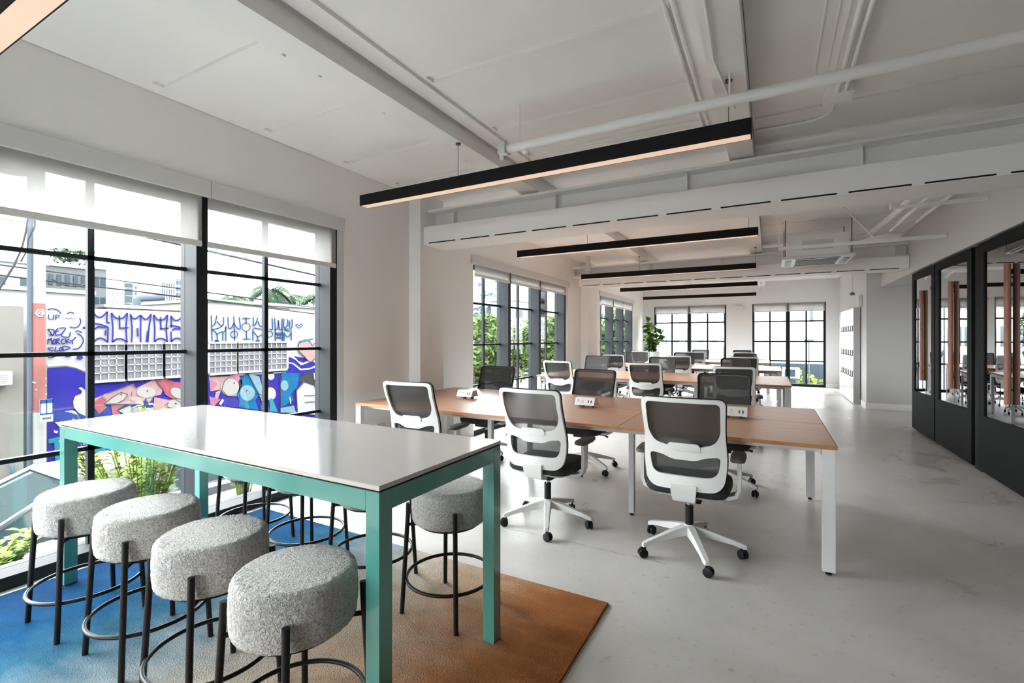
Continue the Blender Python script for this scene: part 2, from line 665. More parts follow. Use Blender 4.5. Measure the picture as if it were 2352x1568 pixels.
fl = MB().box(WO, RX + 0.2, FY - 0.26, BY + 0.26, -0.2, 0).build('floor', M['floor'], smooth=False)
struct('', fl)
ce = MB().box(WO, RX + 0.2, FY - 0.26, BY + 0.26, CZ, CZ + 0.2)
PZ = CZ - 0.022      # slabs hang a little below, leaving recessed joints between them
for x0, x1, xi0, xi1, jn, jw in ((WX + 0.005, -2.285, WX + 0.12, -2.38, (-2.4, -1.6, -0.8, 0.02, 0.80, 1.56, 2.32, 3.10, 3.80, 5.4, 6.2, 7.0, 7.8, 8.6, 10.6, 11.4, 12.2, 13.0, 13.8, 14.6), 0.07),
                               (-2.045, -0.305, -1.90, -0.43, (-2.2, -1.3, -0.4, 0.55, 1.45, 2.35, 3.15, 3.75, 5.4, 6.2, 7.0, 7.8, 8.6, 10.6, 11.4, 12.2, 13.0, 13.8, 14.6), 0.08),
                               (-0.115, 1.855, -0.10, 1.84, (-2.0, -0.9, 0.2, 1.25, 2.25, 3.95, 5.4, 6.2, 7.0, 7.8, 8.6, 10.6, 11.4, 12.2, 13.0, 13.8, 14.6), 0.03)):
    y = FY
    for j in jn + (BY,):
        ce.box(x0, x1, y, j, PZ, CZ)
        if j < BY:
            ce.box(x0, xi0, j, j + jw, PZ, CZ)
            ce.box(xi1, x1, j, j + jw, PZ, CZ)
        y = j + jw
ce = ce.build('ceiling', M['ceil'], smooth=False)
struct('', ce)

WINS = [(-0.547, 3.23), (5.49, 9.0), (11.05, 14.25)]
HEAD = 2.42
mb = MB()
ys = [FY] + [v for a in WINS for v in a] + [BY + 0.24]
for i in range(0, len(ys), 2):
    mb.box(WO, WX, ys[i], ys[i + 1], 0, CZ)
for a, b in WINS:
    mb.box(WO, WX, a, b, HEAD, CZ)
struct('', mb.build('wall_left', M['wall'], smooth=False))

BW = [(-3.256, -1.151), (-0.453, 1.345)]
mb = MB()
xs = [WX] + [v for a in BW for v in a] + [RX]
for i in range(0, len(xs), 2):
    mb.box(xs[i], xs[i + 1], BY, BY + 0.24, 0, CZ)
for a, b in BW:
    mb.box(a, b, BY, BY + 0.24, 2.35, CZ)
struct('', mb.build('wall_back', M['backwall'], smooth=False))
FW = [(-3.3, -1.7)]      # windows behind the camera
mb = MB()
xs = [WO] + [v for a in FW for v in a] + [RX + 0.2]
for i in range(0, len(xs), 2):
    mb.box(xs[i], xs[i + 1], FY - 0.24, FY, 0, CZ)
for a, b in FW:
    mb.box(a, b, FY - 0.24, FY, 2.35, CZ)
struct('', mb.build('wall_front', M['darkwall'], smooth=False))
mb = MB().box(1.86, RX, FY, 3.60, 0, 2.33)      # unseen dark panel added behind the camera to absorb light on the right
struct('', mb.build('trim_11', M['booth'], smooth=False))
mb = MB().box(RX, RX + 0.2, FY, BY + 0.24, 0, CZ)
mb.box(1.635, RX, 11.3, BY, 0, CZ)          # thick wall carrying the lockers
mb.box(1.86, RX, FY, 11.3, 2.335, CZ)       # bulkhead above the booths
struct('', mb.build('wall_right', M['dimwall'], smooth=False))

# columns on the window wall, beam, ducts
for y0, y1 in ((4.17, 4.60), (9.75, 10.35)):
    o = MB().box(WX, -3.45, y0, y1, 0, CZ).build('trim_%d' % (1 if y0 < 5 else 2), M['wall'], smooth=False)
    struct('', o)

# baseboards
mb = MB()
for y0, y1 in ((3.23, 4.17), (4.60, 5.49), (9.0, 9.75), (10.35, 11.05), (14.25, BY)):
    mb.box(WX, WX + 0.012, y0, y1, 0, 0.10)
struct('', mb.build('baseboard_left', M['steel'], smooth=False))
mb = MB()
for x0, x1 in ((WX + 0.013, -3.256), (-1.151, -0.453), (1.345, 1.635)):
    mb.box(x0, x1, BY - 0.012, BY, 0, 0.10)
struct('', mb.build('baseboard_back', M['steel'], smooth=False))
mb = MB().box(1.621, RX, 11.286, 11.3, 0, 0.11)
mb.box(1.621, 1.635, 11.3, 11.86, 0, 0.11)
struct('', mb.build('baseboard_right', M['steel'], smooth=False))

# ceiling beams along the room
mb = MB().box(-2.28, -2.08, FY, BY, 2.86, 2.885).box(-2.13, -2.08, FY, BY, 2.885, CZ)
mb.box(-2.28, -2.23, FY, BY, 2.885, CZ)
mb.box(-2.05, -1.93, FY, 4.2, 2.975, CZ)
struct('', mb.build('ceiling_beam', M['steel'], smooth=False))
mb = MB().box(-0.30, -0.12, FY, BY, 2.85, CZ)
struct('', mb.build('ceiling_beam', M['steel'], smooth=False))
# bolts in the first beam
for k, y in enumerate((0.95, 1.62, 1.85, 2.36, 3.33, 3.9)):
    mb = MB().lathe([(0, 0), (0.012, 0), (0.012, 0.012), (0, 0.012)], 8, (-2.265, y, 2.848))
    one('beam_bolt', mb, M['steel'], 'small bolt head under the left ceiling beam', 'bolt', 'bolts under the left ceiling beam')

# long shallow channels on the ceiling just before the cross beam
for x0, x1 in ((-3.35, -2.36), (-1.75, -0.38)):
    mb = MB().box(x0, x1, 3.90, 4.02, 2.95, CZ).box(x0, x1, 4.06, 4.14, 2.95, CZ)
    struct('', mb.build('trim_4' if x0 < -3 else 'trim_5', M['steel'], smooth=False))


def cross_beam(y, x0, x1, name):
    mb = MB()
    mb.box(x0, x1, y + 0.05, y + 0.36, 2.615, 2.64)
    mb.box(x0, x1, y + 0.19, y + 0.22, 2.64, 2.80)
    mb.box(x0, x1, y + 0.05, y + 0.36, 2.80, 2.825)
    for xx in [x0 + 0.3 + 1.25 * i for i in range(int((x1 - x0 - 0.3) / 1.25) + 1)]:
        mb.box(xx, xx + 0.012, y + 0.12, y + 0.19, 2.64, 2.80)
    mb.box(-0.11, x1, y + 0.16, y + 0.30, 2.825, 2.93)
    struct('', mb.build(name, M['steel'], smooth=False))


cross_beam(4.25, -3.45, 1.86, 'ceiling_beam')
cross_beam(9.20, -3.60, 1.86, 'ceiling_beam')


def slot_duct(y, x0, x1, label):
    t = thing('slot_air_duct', label, 'air duct', ((x0 + x1) / 2, y + 0.2, 2.415), 0, 'white slot ducts under the cross beams')
    ox, oy, oz = (x0 + x1) / 2, y + 0.2, 2.415
    MB().box(x0 - ox, x1 - ox, -0.2, 0.2, 0, 0.198, bev=0.006).build('duct_casing', M['steel'], t)
    x = x0 + 0.08
    k = 0
    while x < x1 - 0.2:
        e = min(x + 0.36, x1 - 0.04)
        MB().box(x - ox, e - ox, -0.2035, -0.199, 0.006, 0.017).build('air_slot', M['slot'], t, smooth=False)
        x += 0.43
    return t


slot_duct(4.22, -3.445, 1.855, 'long white slot air duct under the nearest cross beam')
slot_duct(9.17, -3.44, 1.855, 'long white slot air duct under the far cross beam beyond the ceiling cassette')


# ------------------------------------------------------------------ windows on the left wall
HZ = (0.669, 1.262, 1.864)


def left_window(idx, y0, y1, fins, name):
    """fins: y of the near face of every deep mullion"""
    root = struct(name)
    root.location = (GX, (y0 + y1) / 2, 0)
    oy = (y0 + y1) / 2

    def part(nm, mb, m, **k):
        o = mb.build(nm, m, root, **k)
        o.data.transform(Matrix.Translation((-GX, -oy, 0)))
        return o
    part('sill', MB().box(WX - 0.22, WX - 0.001, y0, y1, 0.0, 0.072, bev=0.004), M['black'])
    part('head', MB().box(GX - 0.03, GX + 0.03, y0, y1, HEAD - 0.07, HEAD), M['black'])
    for f in fins:
        part('mullion', MB().box(GX - 0.06, WX - 0.002, f, f + 0.079, 0.072, HEAD - 0.001, bev=0.003), M['black'])
    edges = [y0] + [v for f in fins for v in (f, f + 0.079)] + [y1]
    for a, b in zip(edges[::2], edges[1::2]):
        if b - a < 0.25:
            if b - a > 0.02:   # narrow white reveal beside the last mullion
                part('jamb', MB().box(WX - 0.2, WX - 0.001, a, b, 0.072, HEAD - 0.001, bev=0.006), M['whitepl'])
            continue
        part('glass_pane', MB().box(GX - 0.004, GX + 0.004, a, b, 0.072, HEAD - 0.07), M['glass'], smooth=False)
        mb = MB()
        c = (a + b) / 2 if b - a > 0.7 else None
        if c:
            mb.box(GX - 0.018, GX + 0.018, c - 0.017, c + 0.017, 0.072, HEAD - 0.07)
        for z in HZ:
            mb.box(GX - 0.018, GX + 0.018, a, b, z - 0.013, z + 0.013)
        part('muntins', mb, M['black'], smooth=False)
    return root


W1F = [-0.546, 0.713, 1.893, 3.068]
W2F = [6.50, 7.62, 8.80]
W3F = [12.10, 13.08, 14.06]
left_window(1, *WINS[0], W1F, 'window_1')
left_window(2, *WINS[1], W2F, 'window_2')
left_window(3, *WINS[2], W3F, 'window_3')

# valance boxes that hide the shade rolls, one board per stretch
for i, (y0, y1) in enumerate(((-0.60, 1.983), (1.986, 3.225), (5.44, 9.05), (11.0, 14.3))):
    mb = MB().box(WX - 0.03, WX + 0.022, y0, y1, 2.385, 2.505, bev=0.004)
    o = mb.build('trim_%d' % (6 + i), M['whitepl'])
    struct('', o)


def left_shade(y0, y1, zb, label):
    t = thing('roller_shade', label, 'roller shade', (WX + 0.005, (y0 + y1) / 2, zb), 0, 'white roller shades in the window wall')
    h = (y1 - y0) / 2
    MB().box(-0.0012, 0.0012, -h, h, 0.03, 2.384 - zb).build('fabric', M['shade'], t, smooth=False)
    MB().box(-0.009, 0.009, -h, h, 0, 0.042, bev=0.005).build('hem_bar', M['whitepl'], t)


left_shade(0.752, 1.925, 2.02, 'white roller shade in the nearest window, its left bay, over the pole')
left_shade(1.966, 3.125, 2.02, 'white roller shade in the nearest window, its right bay, beside the bare wall')
for a, b in ((-0.50, 0.735),):
    left_shade(a, b, 2.02, 'white roller shade in the nearest window, beyond the left edge of the view')
for i, (a, b) in enumerate(((5.52, 6.53), (6.57, 7.65), (7.69, 8.86))):
    left_shade(a, b, 2.22, 'white roller shade rolled high in the ' + ('nearest', 'middle', 'farthest')[i] + ' bay of the middle window')
for i, (a, b) in enumerate(((11.08, 12.13), (12.17, 13.11), (13.15, 14.12))):
    left_shade(a, b, 2.16, 'white roller shade in the ' + ('nearest', 'middle', 'farthest')[i] + ' bay of the window beside the potted fig')


# ------------------------------------------------------------------ windows in the far wall
def back_window(name, x0, x1, BY=BY, sg=1):
    root = struct(name)
    root.location = ((x0 + x1) / 2, BY, 0)
    ox = (x0 + x1) / 2

    def part(nm, mb, m, **k):
        o = mb.build(nm, m, root, **k)
        o.data.transform(Matrix.Translation((-ox, -BY, 0)))
        return o
    gy = BY + 0.10 * sg
    ya_, yb_ = sorted((BY + 0.01 * sg, gy + 0.04 * sg))
    part('frame', MB().box(x0, x0 + 0.055, ya_, yb_, 0, 2.35).box(x1 - 0.055, x1, ya_, yb_, 0, 2.35)
         .box(x0 + 0.055, x1 - 0.055, ya_, yb_, 0.0, 0.07).box(x0 + 0.055, x1 - 0.055, ya_, yb_, 2.29, 2.35), M['black'], smooth=False)
    part('mullion', MB().box(ox - 0.05, ox + 0.05, ya_, yb_, 0.07, 2.29), M['black'], smooth=False)
    for a, b in ((x0 + 0.055, ox - 0.05), (ox + 0.05, x1 - 0.055)):
        part('glass_pane', MB().box(a, b, gy - 0.004, gy + 0.004, 0.07, 2.29), M['glass'], smooth=False)
        mb = MB()
        c = (a + b) / 2
        mb.box(c - 0.021, c + 0.021, gy - 0.016, gy + 0.016, 0.07, 2.29)
        for z in (0.706, 1.259, 1.838):
            mb.box(a, b, gy - 0.016, gy + 0.016, z - 0.019, z + 0.019)
        part('muntins', mb, M['black'], smooth=False)


for i, (x0, x1) in enumerate(FW):
    back_window('window_%d' % (6 + i), x0, x1, FY, -1)
for i, (x0, x1) in enumerate(BW):
    back_window('window_%d' % (4 + i), x0, x1)
    c = (x0 + x1) / 2
    for j, (a, b) in enumerate(((x0 + 0.03, c - 0.012), (c + 0.012, x1 - 0.03))):
        t = thing('roller_shade', 'white roller shade in the %s half of the far wall window %s' % (('left', 'right')[j], ('behind the potted fig', 'beside the lockers')[i]),
                  'roller shade', ((a + b) / 2, BY - 0.012, 2.11), 0, 'white roller shades on the far wall')
        h = (b - a) / 2
        MB().box(-h, h, -0.0012, 0.0012, 0.03, 0.245).build('fabric', M['shade'], t, smooth=False)
        MB().box(-h, h, -0.008, 0.008, 0, 0.035, bev=0.004).build('hem_bar', M['whitepl'], t)


# ================================================================== CEILING SERVICES
def tubething(name, pts, r, m, label, cat, group=None, n=12):
    return one(name, MB().tube(pts, r, n), m, label, cat, group)


t = thing('sprinkler_pipe', 'thick white sprinkler pipe crossing the ceiling with a clamp at its left end', 'pipe', (-1.66, 2.93, 2.70))
MB().tube([(0, 0, 0), (3.52, 0, 0)], 0.031, 16).build('pipe', M['steel'], t)
MB().lathe([(0, -0.03), (0.044, -0.03), (0.044, 0.03), (0, 0.03)], 16, mx=Matrix.Rotation(PI / 2, 4, 'Y')).build('end_cap', M['steel'], t)
mb = MB().box(-0.035, 0.0, -0.012, 0.012, -0.075, -0.02, bev=0.004).box(-0.03, 0.03, -0.05, -0.03, -0.04, 0.04, bev=0.004)
mb.build('clamp', M['whitepl'], t)
for x, h in ((0.12, 0.298), (1.46, 0.15)):
    MB().tube([(x, 0, 0), (x, 0, h)], 0.006, 8).build('hanger_rod', M['steel'], t)
mb = MB().lathe([(0, 0), (0.02, 0), (0.024, 0.02), (0.012, 0.035), (0, 0.035)], 10, (0.17, 0, -0.065))
mb.build('sprinkler_head', M['steel'], t)

tubething('conduit', [(-0.455, y, 2.984) for y in (-2, 0, 2, 4.2)], 0.012, M['steel'], 'white conduit along the ceiling left of the second beam, the left one of a pair', 'conduit')
tubething('conduit', [(-0.415, y, 2.984) for y in (-2, 0, 2, 4.2)], 0.012, M['steel'], 'white conduit along the ceiling left of the second beam, the right one of a pair', 'conduit')
pts = [(-0.225, 0.95, 2.832), (-0.225, 1.6, 2.832), (-0.25, 2.2, 2.832), (-0.262, 2.7, 2.832), (-0.235, 3.0, 2.832), (-0.20, 3.35, 2.832)]
tubething('cable', pts, 0.008, M['steel'], 'white wavy cable clipped under the second ceiling beam', 'cable')
tubething('conduit', [(0.38, -1.5, 2.945), (0.38, 3.66, 2.945)], 0.016, M['steel'], 'white conduit running into the ceiling junction box, left one', 'conduit')
tubething('conduit', [(0.425, -1.5, 2.945), (0.425, 3.66, 2.945)], 0.013, M['steel'], 'white conduit running into the ceiling junction box, right one', 'conduit')
t = thing('junction_box', 'white square junction box fixed to the ceiling between conduits', 'junction box', (0.39, 3.73, 2.925))
MB().box(-0.075, 0.075, -0.065, 0.065, 0, 0.072, bev=0.004).build('box', M['steel'], t)
MB().box(-0.082, 0.082, -0.072, 0.072, -0.006, 0, bev=0.002).build('cover', M['steel'], t)
a = [(0.39, 3.80, 2.981), (0.385, 4.03, 2.981)] + [(0.385 - 0.15 * (1 - math.cos(q)), 4.03 + 0.15 * math.sin(q), 2.981) for q in (0.4, 0.8, 1.2, 1.57)] + [(0.0, 4.18, 2.981), (-0.1, 4.18, 2.981)]
tubething('conduit', a, 0.012, M['steel'], 'white conduit bending left out of the ceiling junction box', 'conduit')
a = [(0.04, -1.0, 2.981), (0.04, 2.12, 2.981)] + [(0.04 + 0.1 * (1 - math.cos(q)), 2.12 + 0.1 * math.sin(q), 2.981) for q in (0.4, 0.8, 1.2, 1.57)] + [(0.5, 2.22, 2.981), (1.8, 2.22, 2.981)]
tubething('conduit', a, 0.016, M['steel'], 'white conduit with a rounded elbow at the top right of the ceiling', 'conduit')
# flat strap at the far right of the ceiling
mb = MB().box(1.0, 1.09, 1.6, 3.1, PZ - 0.012, PZ)
struct('', mb.build('trim_10', M['steel'], smooth=False))
for x in (0.24, 0.30, 0.345):
    mb = MB().box(x, x + 0.006, 2.65, 3.6, PZ - 0.006, PZ)
    one('ceiling_strip', mb, M['steel'], 'thin raised line on the ceiling beside the conduit pair', 'ceiling strip', 'thin raised lines on the ceiling')

# pipe bundle near the bulkhead in the middle of the room
for k, (x, z, r) in enumerate(((1.28, 2.80, 0.035), (1.38, 2.76, 0.022), (1.47, 2.83, 0.03), (1.58, 2.79, 0.022), (1.70, 2.86, 0.032))):
    pts = [(x, 4.65, z), (x, 6.6, z), (x, 7.9 - 0.15 * k, z)]
    if k == 0:
        pts = [(x, 4.65, z), (x, 6.6, z), (x - 0.02, 7.2, z), (x - 0.10, 7.75, z - 0.04), (x - 0.20, 8.0, z - 0.09), (x - 0.34, 8.02, z - 0.09)]
    if k == 4:
        pts = [(x, 4.65, z), (x, 6.0, z)]
    tubething('refrigerant_pipe', pts, r, M['steel'], ('white lagged pipe at the left of the pipe bundle', 'thin white pipe second in the pipe bundle', 'white pipe in the middle of the pipe bundle', 'thin white pipe at the right of the pipe bundle', 'short white pipe end beside the bulkhead above the dark booths')[k] , 'pipe', 'pipes beside the bulkhead')
one('unistrut', MB().box(1.1, 1.85, 6.2, 6.25, 2.70, 2.73).box(1.1, 1.12, 6.21, 6.24, 2.73, CZ), M['steel'], 'white metal channel carrying the pipe bundle', 'bracket', smooth=False)
one('unistrut', MB().box(0.1, 1.85, 7.42, 7.47, 2.56, 2.60).box(0.1, 0.12, 7.43, 7.46, 2.60, CZ), M['steel'], 'long white metal channel in front of the ceiling cassette', 'bracket', smooth=False)
tubething('brace_rod', [(0.75, 7.0, 3.0), (1.15, 7.4, 2.62)], 0.010, M['steel'], 'slanting white brace rod above the ceiling cassette', 'rod')

# ceiling cassette air conditioner
t = thing('ceiling_cassette', 'white square air conditioner cassette hanging below the ceiling on the right', 'air conditioner', (0.57, 8.02, 2.45))
MB().box(-0.36, 0.36, -0.36, 0.36, 0.04, 0.33, bev=0.008).build('housing', M['steel'], t)
MB().box(-0.42, 0.42, -0.42, 0.42, 0, 0.04, bev=0.015).build('face_panel', M['whitepl'], t)
MB().box(-0.25, 0.25, -0.25, 0.25, -0.008, 0.0, bev=0.003).build('intake_grille', M['grille'], t)
for s in (-1, 1):
    MB().box(s * 0.34 - 0.035, s * 0.34 + 0.035, -0.26, 0.26, -0.006, 0.0).build('air_vane', M['gunmetal'], t)
    MB().box(-0.26, 0.26, s * 0.34 - 0.035, s * 0.34 + 0.035, -0.006, 0.0).build('air_vane', M['gunmetal'], t)
MB().box(-0.18, 0.18, -0.364, -0.36, 0.12, 0.25).build('access_plate', M['whitepl'], t)
for sx in (-0.38, 0.38):
    for sy in (-0.38, 0.38):
        MB().tube([(sx, sy, 0.04), (sx, sy, 0.57)], 0.006, 6).build('hanger_rod', M['gunmetal'], t)

# smoke detectors, spots
for (x, y, z, lab) in ((-1.25, 6.9, 3.02, 'small white smoke detector on the ceiling between the two nearest pendants'), (-0.55, 8.3, 3.02, 'white flat disc detector on the ceiling beside the second beam')):
    one('smoke_detector', MB().lathe([(0, 0), (0.03, 0), (0.05, 0.02), (0.055, 0.05), (0, 0.05)], 20, (x, y, PZ - 0.05)), M['whitepl'], lab, 'smoke detector')
one('ceiling_speaker', MB().lathe([(0, 0), (0.055, 0), (0.06, 0.02), (0.06, 0.16), (0, 0.16)], 20, (-3.2, 9.05, 2.70)).box(-3.23, -3.17, 9.02, 9.08, 2.86, PZ), M['whitepl'], 'small white cylinder fixture beside the far column', 'light fixture')
t = thing('emergency_light', 'small white twin emergency light on the far wall between the windows', 'emergency light', (-0.81, BY - 0.06, 2.215))
MB().box(-0.13, 0.13, 0, 0.058, 0, 0.09, bev=0.012).build('body', M['whitepl'], t)
for s in (-0.11, 0.11):
    MB().lathe([(0, 0), (0.035, 0), (0.03, 0.05), (0, 0.05)], 14, (s, -0.01, 0.07)).build('lamp_head', M['whitepl'], t)
t = thing('security_camera', 'small white security camera hanging above the lockers', 'camera', (1.50, 12.0, 2.24))
MB().lathe([(0, 0), (0.04, 0.01), (0.05, 0.04), (0.02, 0.07), (0, 0.07)], 16).build('dome', M['grille'], t)
MB().tube([(0, 0, 0.07), (0, 0, CZ - 2.24 - 0.001)], 0.012, 8).build('drop_pole', M['steel'], t)
one('wall_box', MB().box(1.57, 1.632, 11.75, 11.95, 2.0, 2.22, bev=0.004), M['whitepl'], 'white slim box on the wall above the lockers', 'control box')


# ================================================================== PENDANTS
def pendant(x0, y, zb, label, first=None):
    L = 3.02
    h = L / 2
    cx = x0 + h
    if first is None:
        t = thing('linear_pendant', label, 'pendant light', (cx, y, zb), 0, 'black linear pendants')
        MB().box(-h, h, -0.045, 0.045, 0.006, 0.092).box(-h, h, -0.045, -0.041, 0, 0.008).box(-h, h, 0.041, 0.045, 0, 0.008).box(-h, -h + 0.005, -0.041, 0.041, 0, 0.008).box(h - 0.005, h, -0.041, 0.041, 0, 0.008).build('housing', M['lampblack'], t, smooth=False)
        MB().box(-h + 0.006, h - 0.006, -0.0405, 0.0405, 0.001, 0.005).build('diffuser', M['lamp'], t, smooth=False)
        for s_ in (-1, 1):
            top = (2.86 if s_ < 0 else 2.85) - zb
            w_ = MB().tube([(0, 0, 0.092), (0, 0, top)], 0.0022, 6).build('suspension_wire', M['gunmetal'], t)
            MB().lathe([(0, 0), (0.02, 0), (0.02, 0.010), (0, 0.010)], 14, (0, 0, top - 0.0105)).build('ceiling_cup', M['gunmetal'], w_)
    else:
        t = copy_thing(first, (cx, y, zb), 0, label)
    for c, xw in zip([c for c in t.children if c.name.startswith('suspension_wire')], (-2.11, -0.21)):
        c.location.x = xw - cx
    return t


PD = [(-3.111, 3.0, 'nearest whole one, over the closest desk'), (-3.135, 5.94, 'second whole one, behind the slot duct'),
      (-3.22, 8.75, 'third one, just before the far cross beam'), (-3.26, 11.6, 'fourth one, beyond the far cross beam'), (-3.345, 14.37, 'farthest one, in front of the far wall')]
p0 = None
for x, y, d in PD:
    lab = 'long black linear pendant light, ' + d
    if p0 is None:
        p0 = pendant(x, y, 2.5, lab)
    else:
        pendant(x, y, 2.5, lab, p0)
pendant(-3.13, 0.64, 2.5, 'long black linear pendant light cut by the top left corner of the view', p0)


# ================================================================== HIGH TABLE, STOOLS, RUG
t = thing('shaggy_rug', 'pile rug dyed from blue through grey to burnt orange under the teal table', 'rug', (0, 0, 0))
MB().box(-3.53, -0.722, 0.25, 2.35, 0.001, 0.014, bev=0.004).build('pile', M['rug'], t)
MB().box(-3.534, -0.718, 0.246, 2.354, 0.0, 0.004).build('binding', M['rugedge'], t, smooth=False)

RZ = 0.0145
t = thing('high_table', 'tall table with glossy white top and teal square legs on the rug', 'table', (-2.243, 1.465, RZ))
X0, X1, Y0, Y1 = -1.18, 1.18, -0.376, 0.376
MB().box(X0, X1, Y0, Y1, 0.8835, 0.886, bev=0.0008).build('table_top', M['tabletop'], t)
MB().box(X0, X1, Y0, Y1, 0.871, 0.8834).build('top_edge', M['tableedge'], t, smooth=False)
MB().box(X0 + 0.004, X1 - 0.004, Y0 + 0.004, Y1 - 0.004, 0.865, 0.871).build('shadow_gap', M['slot'], t, smooth=False)
LW = 0.058
for sx in (X0, X1 - LW):
    for sy in (Y0, Y1 - LW):
        MB().box(sx, sx + LW, sy, sy + LW, 0, 0.865, bev=0.0015).build('leg', M['teal'], t)
for sy in (Y0, Y1 - LW):
    MB().box(X0 + LW, X1 - LW, sy, sy + LW, 0.800, 0.865, bev=0.0015).build('apron', M['teal'], t)
for sx in (X0, X1 - LW):
    MB().box(sx, sx + LW, Y0 + LW, Y1 - LW, 0.800, 0.865, bev=0.0015).build('apron', M['teal'], t)


def make_stool(loc, label):
    t = thing('bar_stool', label, 'stool', loc, 0, 'grey boucle stools around the teal table')
    R, zt, zb = 0.186, 0.612, 0.440
    prof = [(0, zt + 0.004)]
    for i in range(1, 22):
        prof.append((R * 0.86 * i / 21, zt + 0.004 * (1 - (i / 21) ** 2)))
    for i in range(1, 11):
        q = PI / 2 * i / 10
        prof.append((R * 0.86 + R * 0.14 * math.sin(q), zt - 0.026 * (1 - math.cos(q))))
    for i in range(1, 24):
        prof.append((R + 0.003 * math.sin(PI * i / 24), zt - 0.026 - (zt - zb - 0.052) * i / 24))
    for i in range(1, 9):
        q = PI / 2 * i / 8
        prof.append((R * 0.88 + R * 0.12 * math.cos(q), zb + 0.026 * (1 - math.sin(q))))
    prof.append((0, zb))
    mb = MB().lathe(prof, 160)
    rnd = random.Random(3)
    for v in mb.bm.verts:
        n = Vector((v.co.x, v.co.y, 0))
        n = n.normalized() if n.length > R * 0.97 else Vector((0, 0, 1 if v.co.z > 0.5 else -1))
        amp = 0.0020 * min(1.0, max(0.0, (math.hypot(v.co.x, v.co.y) / R - 0.35) / 0.5))
        v.co += n * rnd.uniform(-amp, amp)
    mb.build('seat', M['boucle'], t, angle=180)
    ang = [PI / 4 + PI / 2 * k for k in range(4)]
    for q in ang:
        c, s = math.cos(q), math.sin(q)
        lg = MB().tube([(0.236 * c, 0.236 * s, 0), (0.207 * c, 0.207 * s, 0.475), (0.205 * c, 0.205 * s, 0.535)], 0.0112, 12)
        lo = lg.build('leg', M['tube'], t)
        MB().tube([(0.205 * c, 0.205 * s, 0.430), (0.12 * c, 0.12 * s, 0.430)], 0.008, 8).build('seat_bracket', M['tube'], lo)
    MB().tube([(0.214 * math.cos(2 * PI * k / 48), 0.214 * math.sin(2 * PI * k / 48), 0.165) for k in range(48)], 0.0085, 10, closed=True).build('foot_ring', M['tube'], t)
    MB().lathe([(0, 0.424), (0.15, 0.424), (0.15, 0.441), (0, 0.441)], 32).build('seat_plate', M['tube'], t)
    return t


SP = [(-2.925, 1.035, 'on the near side of the teal table, closest to the window'), (-2.39, 1.06, 'on the near side of the teal table, second from the window'),
      (-1.86, 1.035, 'on the near side of the teal table, third from the window'), (-1.335, 1.00, 'on the near side of the teal table, nearest of all'),
      (-3.02, 1.95, 'on the far side of the teal table, closest to the window'), (-2.50, 1.95, 'on the far side of the teal table, second from the window'),
      (-1.95, 1.95, 'on the far side of the teal table, third from the window'), (-1.41, 1.935, 'on the far side of the teal table, farthest right')]
st = None
for x, y, d in SP:
    lab = 'round grey boucle stool ' + d
    if st is None:
        st = make_stool((x, y, RZ), lab)
    else:
        copy_thing(st, (x, y, RZ), random.uniform(-0.05, 0.05), lab)


# ================================================================== DESKS
def bench_desk(x0, x1, y0, y1, label, nmod=3):
    cx, cy = (x0 + x1) / 2, (y0 + y1) / 2
    t = thing('bench_desk', label, 'desk', (cx, cy, 0), 0, 'oak topped bench desks')
    wx = (x1 - x0) / nmod
    TZ = 0.745
    for i in range(nmod):
        for (a, b) in ((y0, cy - 0.004), (cy + 0.004, y1)):
            MB().box(x0 + wx * i + 0.0015 - cx, x0 + wx * (i + 1) - 0.0015 - cx, a - cy, b - cy, TZ - 0.022, TZ, bev=0.0015).build('desktop', M['oak'], t)
    for yy in (y0 - 0.002, y1):
        MB().box(x0 - cx, x1 - cx, yy - cy, yy + 0.002 - cy, TZ - 0.022, TZ - 0.0005).build('edge_band', M['oakedge'], t, smooth=False)
    for xx in (x0 - 0.002, x1):
        MB().box(xx - cx, xx + 0.002 - cx, y0 - cy, y1 - cy, TZ - 0.022, TZ - 0.0005).build('edge_band', M['oakedge'], t, smooth=False)
    # under-frame
    mb = MB()
    for yy in (y0 + 0.12, cy - 0.12, cy + 0.12, y1 - 0.14):
        mb.box(x0 + 0.06 - cx, x1 - 0.06 - cx, yy - 0.015 - cy, yy + 0.015 - cy, TZ - 0.062, TZ - 0.023)
    mb.build('under_frame', M['whitemet'], t, smooth=False)
    for i in range(nmod + 1):
        xx = x0 + wx * i - cx
        end = i in (0, nmod)
        if end:
            xl = (xx + 0.006, xx + 0.071) if i == 0 else (xx - 0.071, xx - 0.006)
            lys = (y0 + 0.005 - cy, y1 - 0.16 - cy)
        else:
            xl = (xx - 0.02, xx + 0.02)
            lys = (y0 + 0.38 - cy, y1 - 0.45 - cy)
        for ly in lys:
            lo = MB().box(xl[0], xl[1], ly, ly + 0.05, 0.02, TZ - 0.023, bev=0.002).build('leg', M['whitemet'], t)
            MB().lathe([(0, 0), (0.016, 0), (0.016, 0.008), (0.006, 0.012), (0.006, 0.02), (0, 0.02)], 12, ((xl[0] + xl[1]) / 2, ly + 0.025, 0)).build('levelling_foot', M['blackpl'], lo)
        MB().box(xl[0], xl[1], lys[0] + 0.05, lys[1], TZ - 0.075, TZ - 0.03).build('leg_rail', M['whitemet'], t, smooth=False)
    return t


DESKS = [(-3.47, 0.335, 3.235, 4.85, 3, 'closest to the teal table'), (-3.40, 0.245, 7.08, 8.72, 3, 'second from the teal table'),
         (-3.44, 0.195, 10.1, 11.75, 3, 'third from the teal table'), (-2.5, -0.005, 13.1, 14.75, 2, 'last before the far wall')]
for x0, x1, y0, y1, n, d in DESKS:
    bench_desk(x0, x1, y0, y1, 'long oak topped bench desk with white legs, ' + d, n)

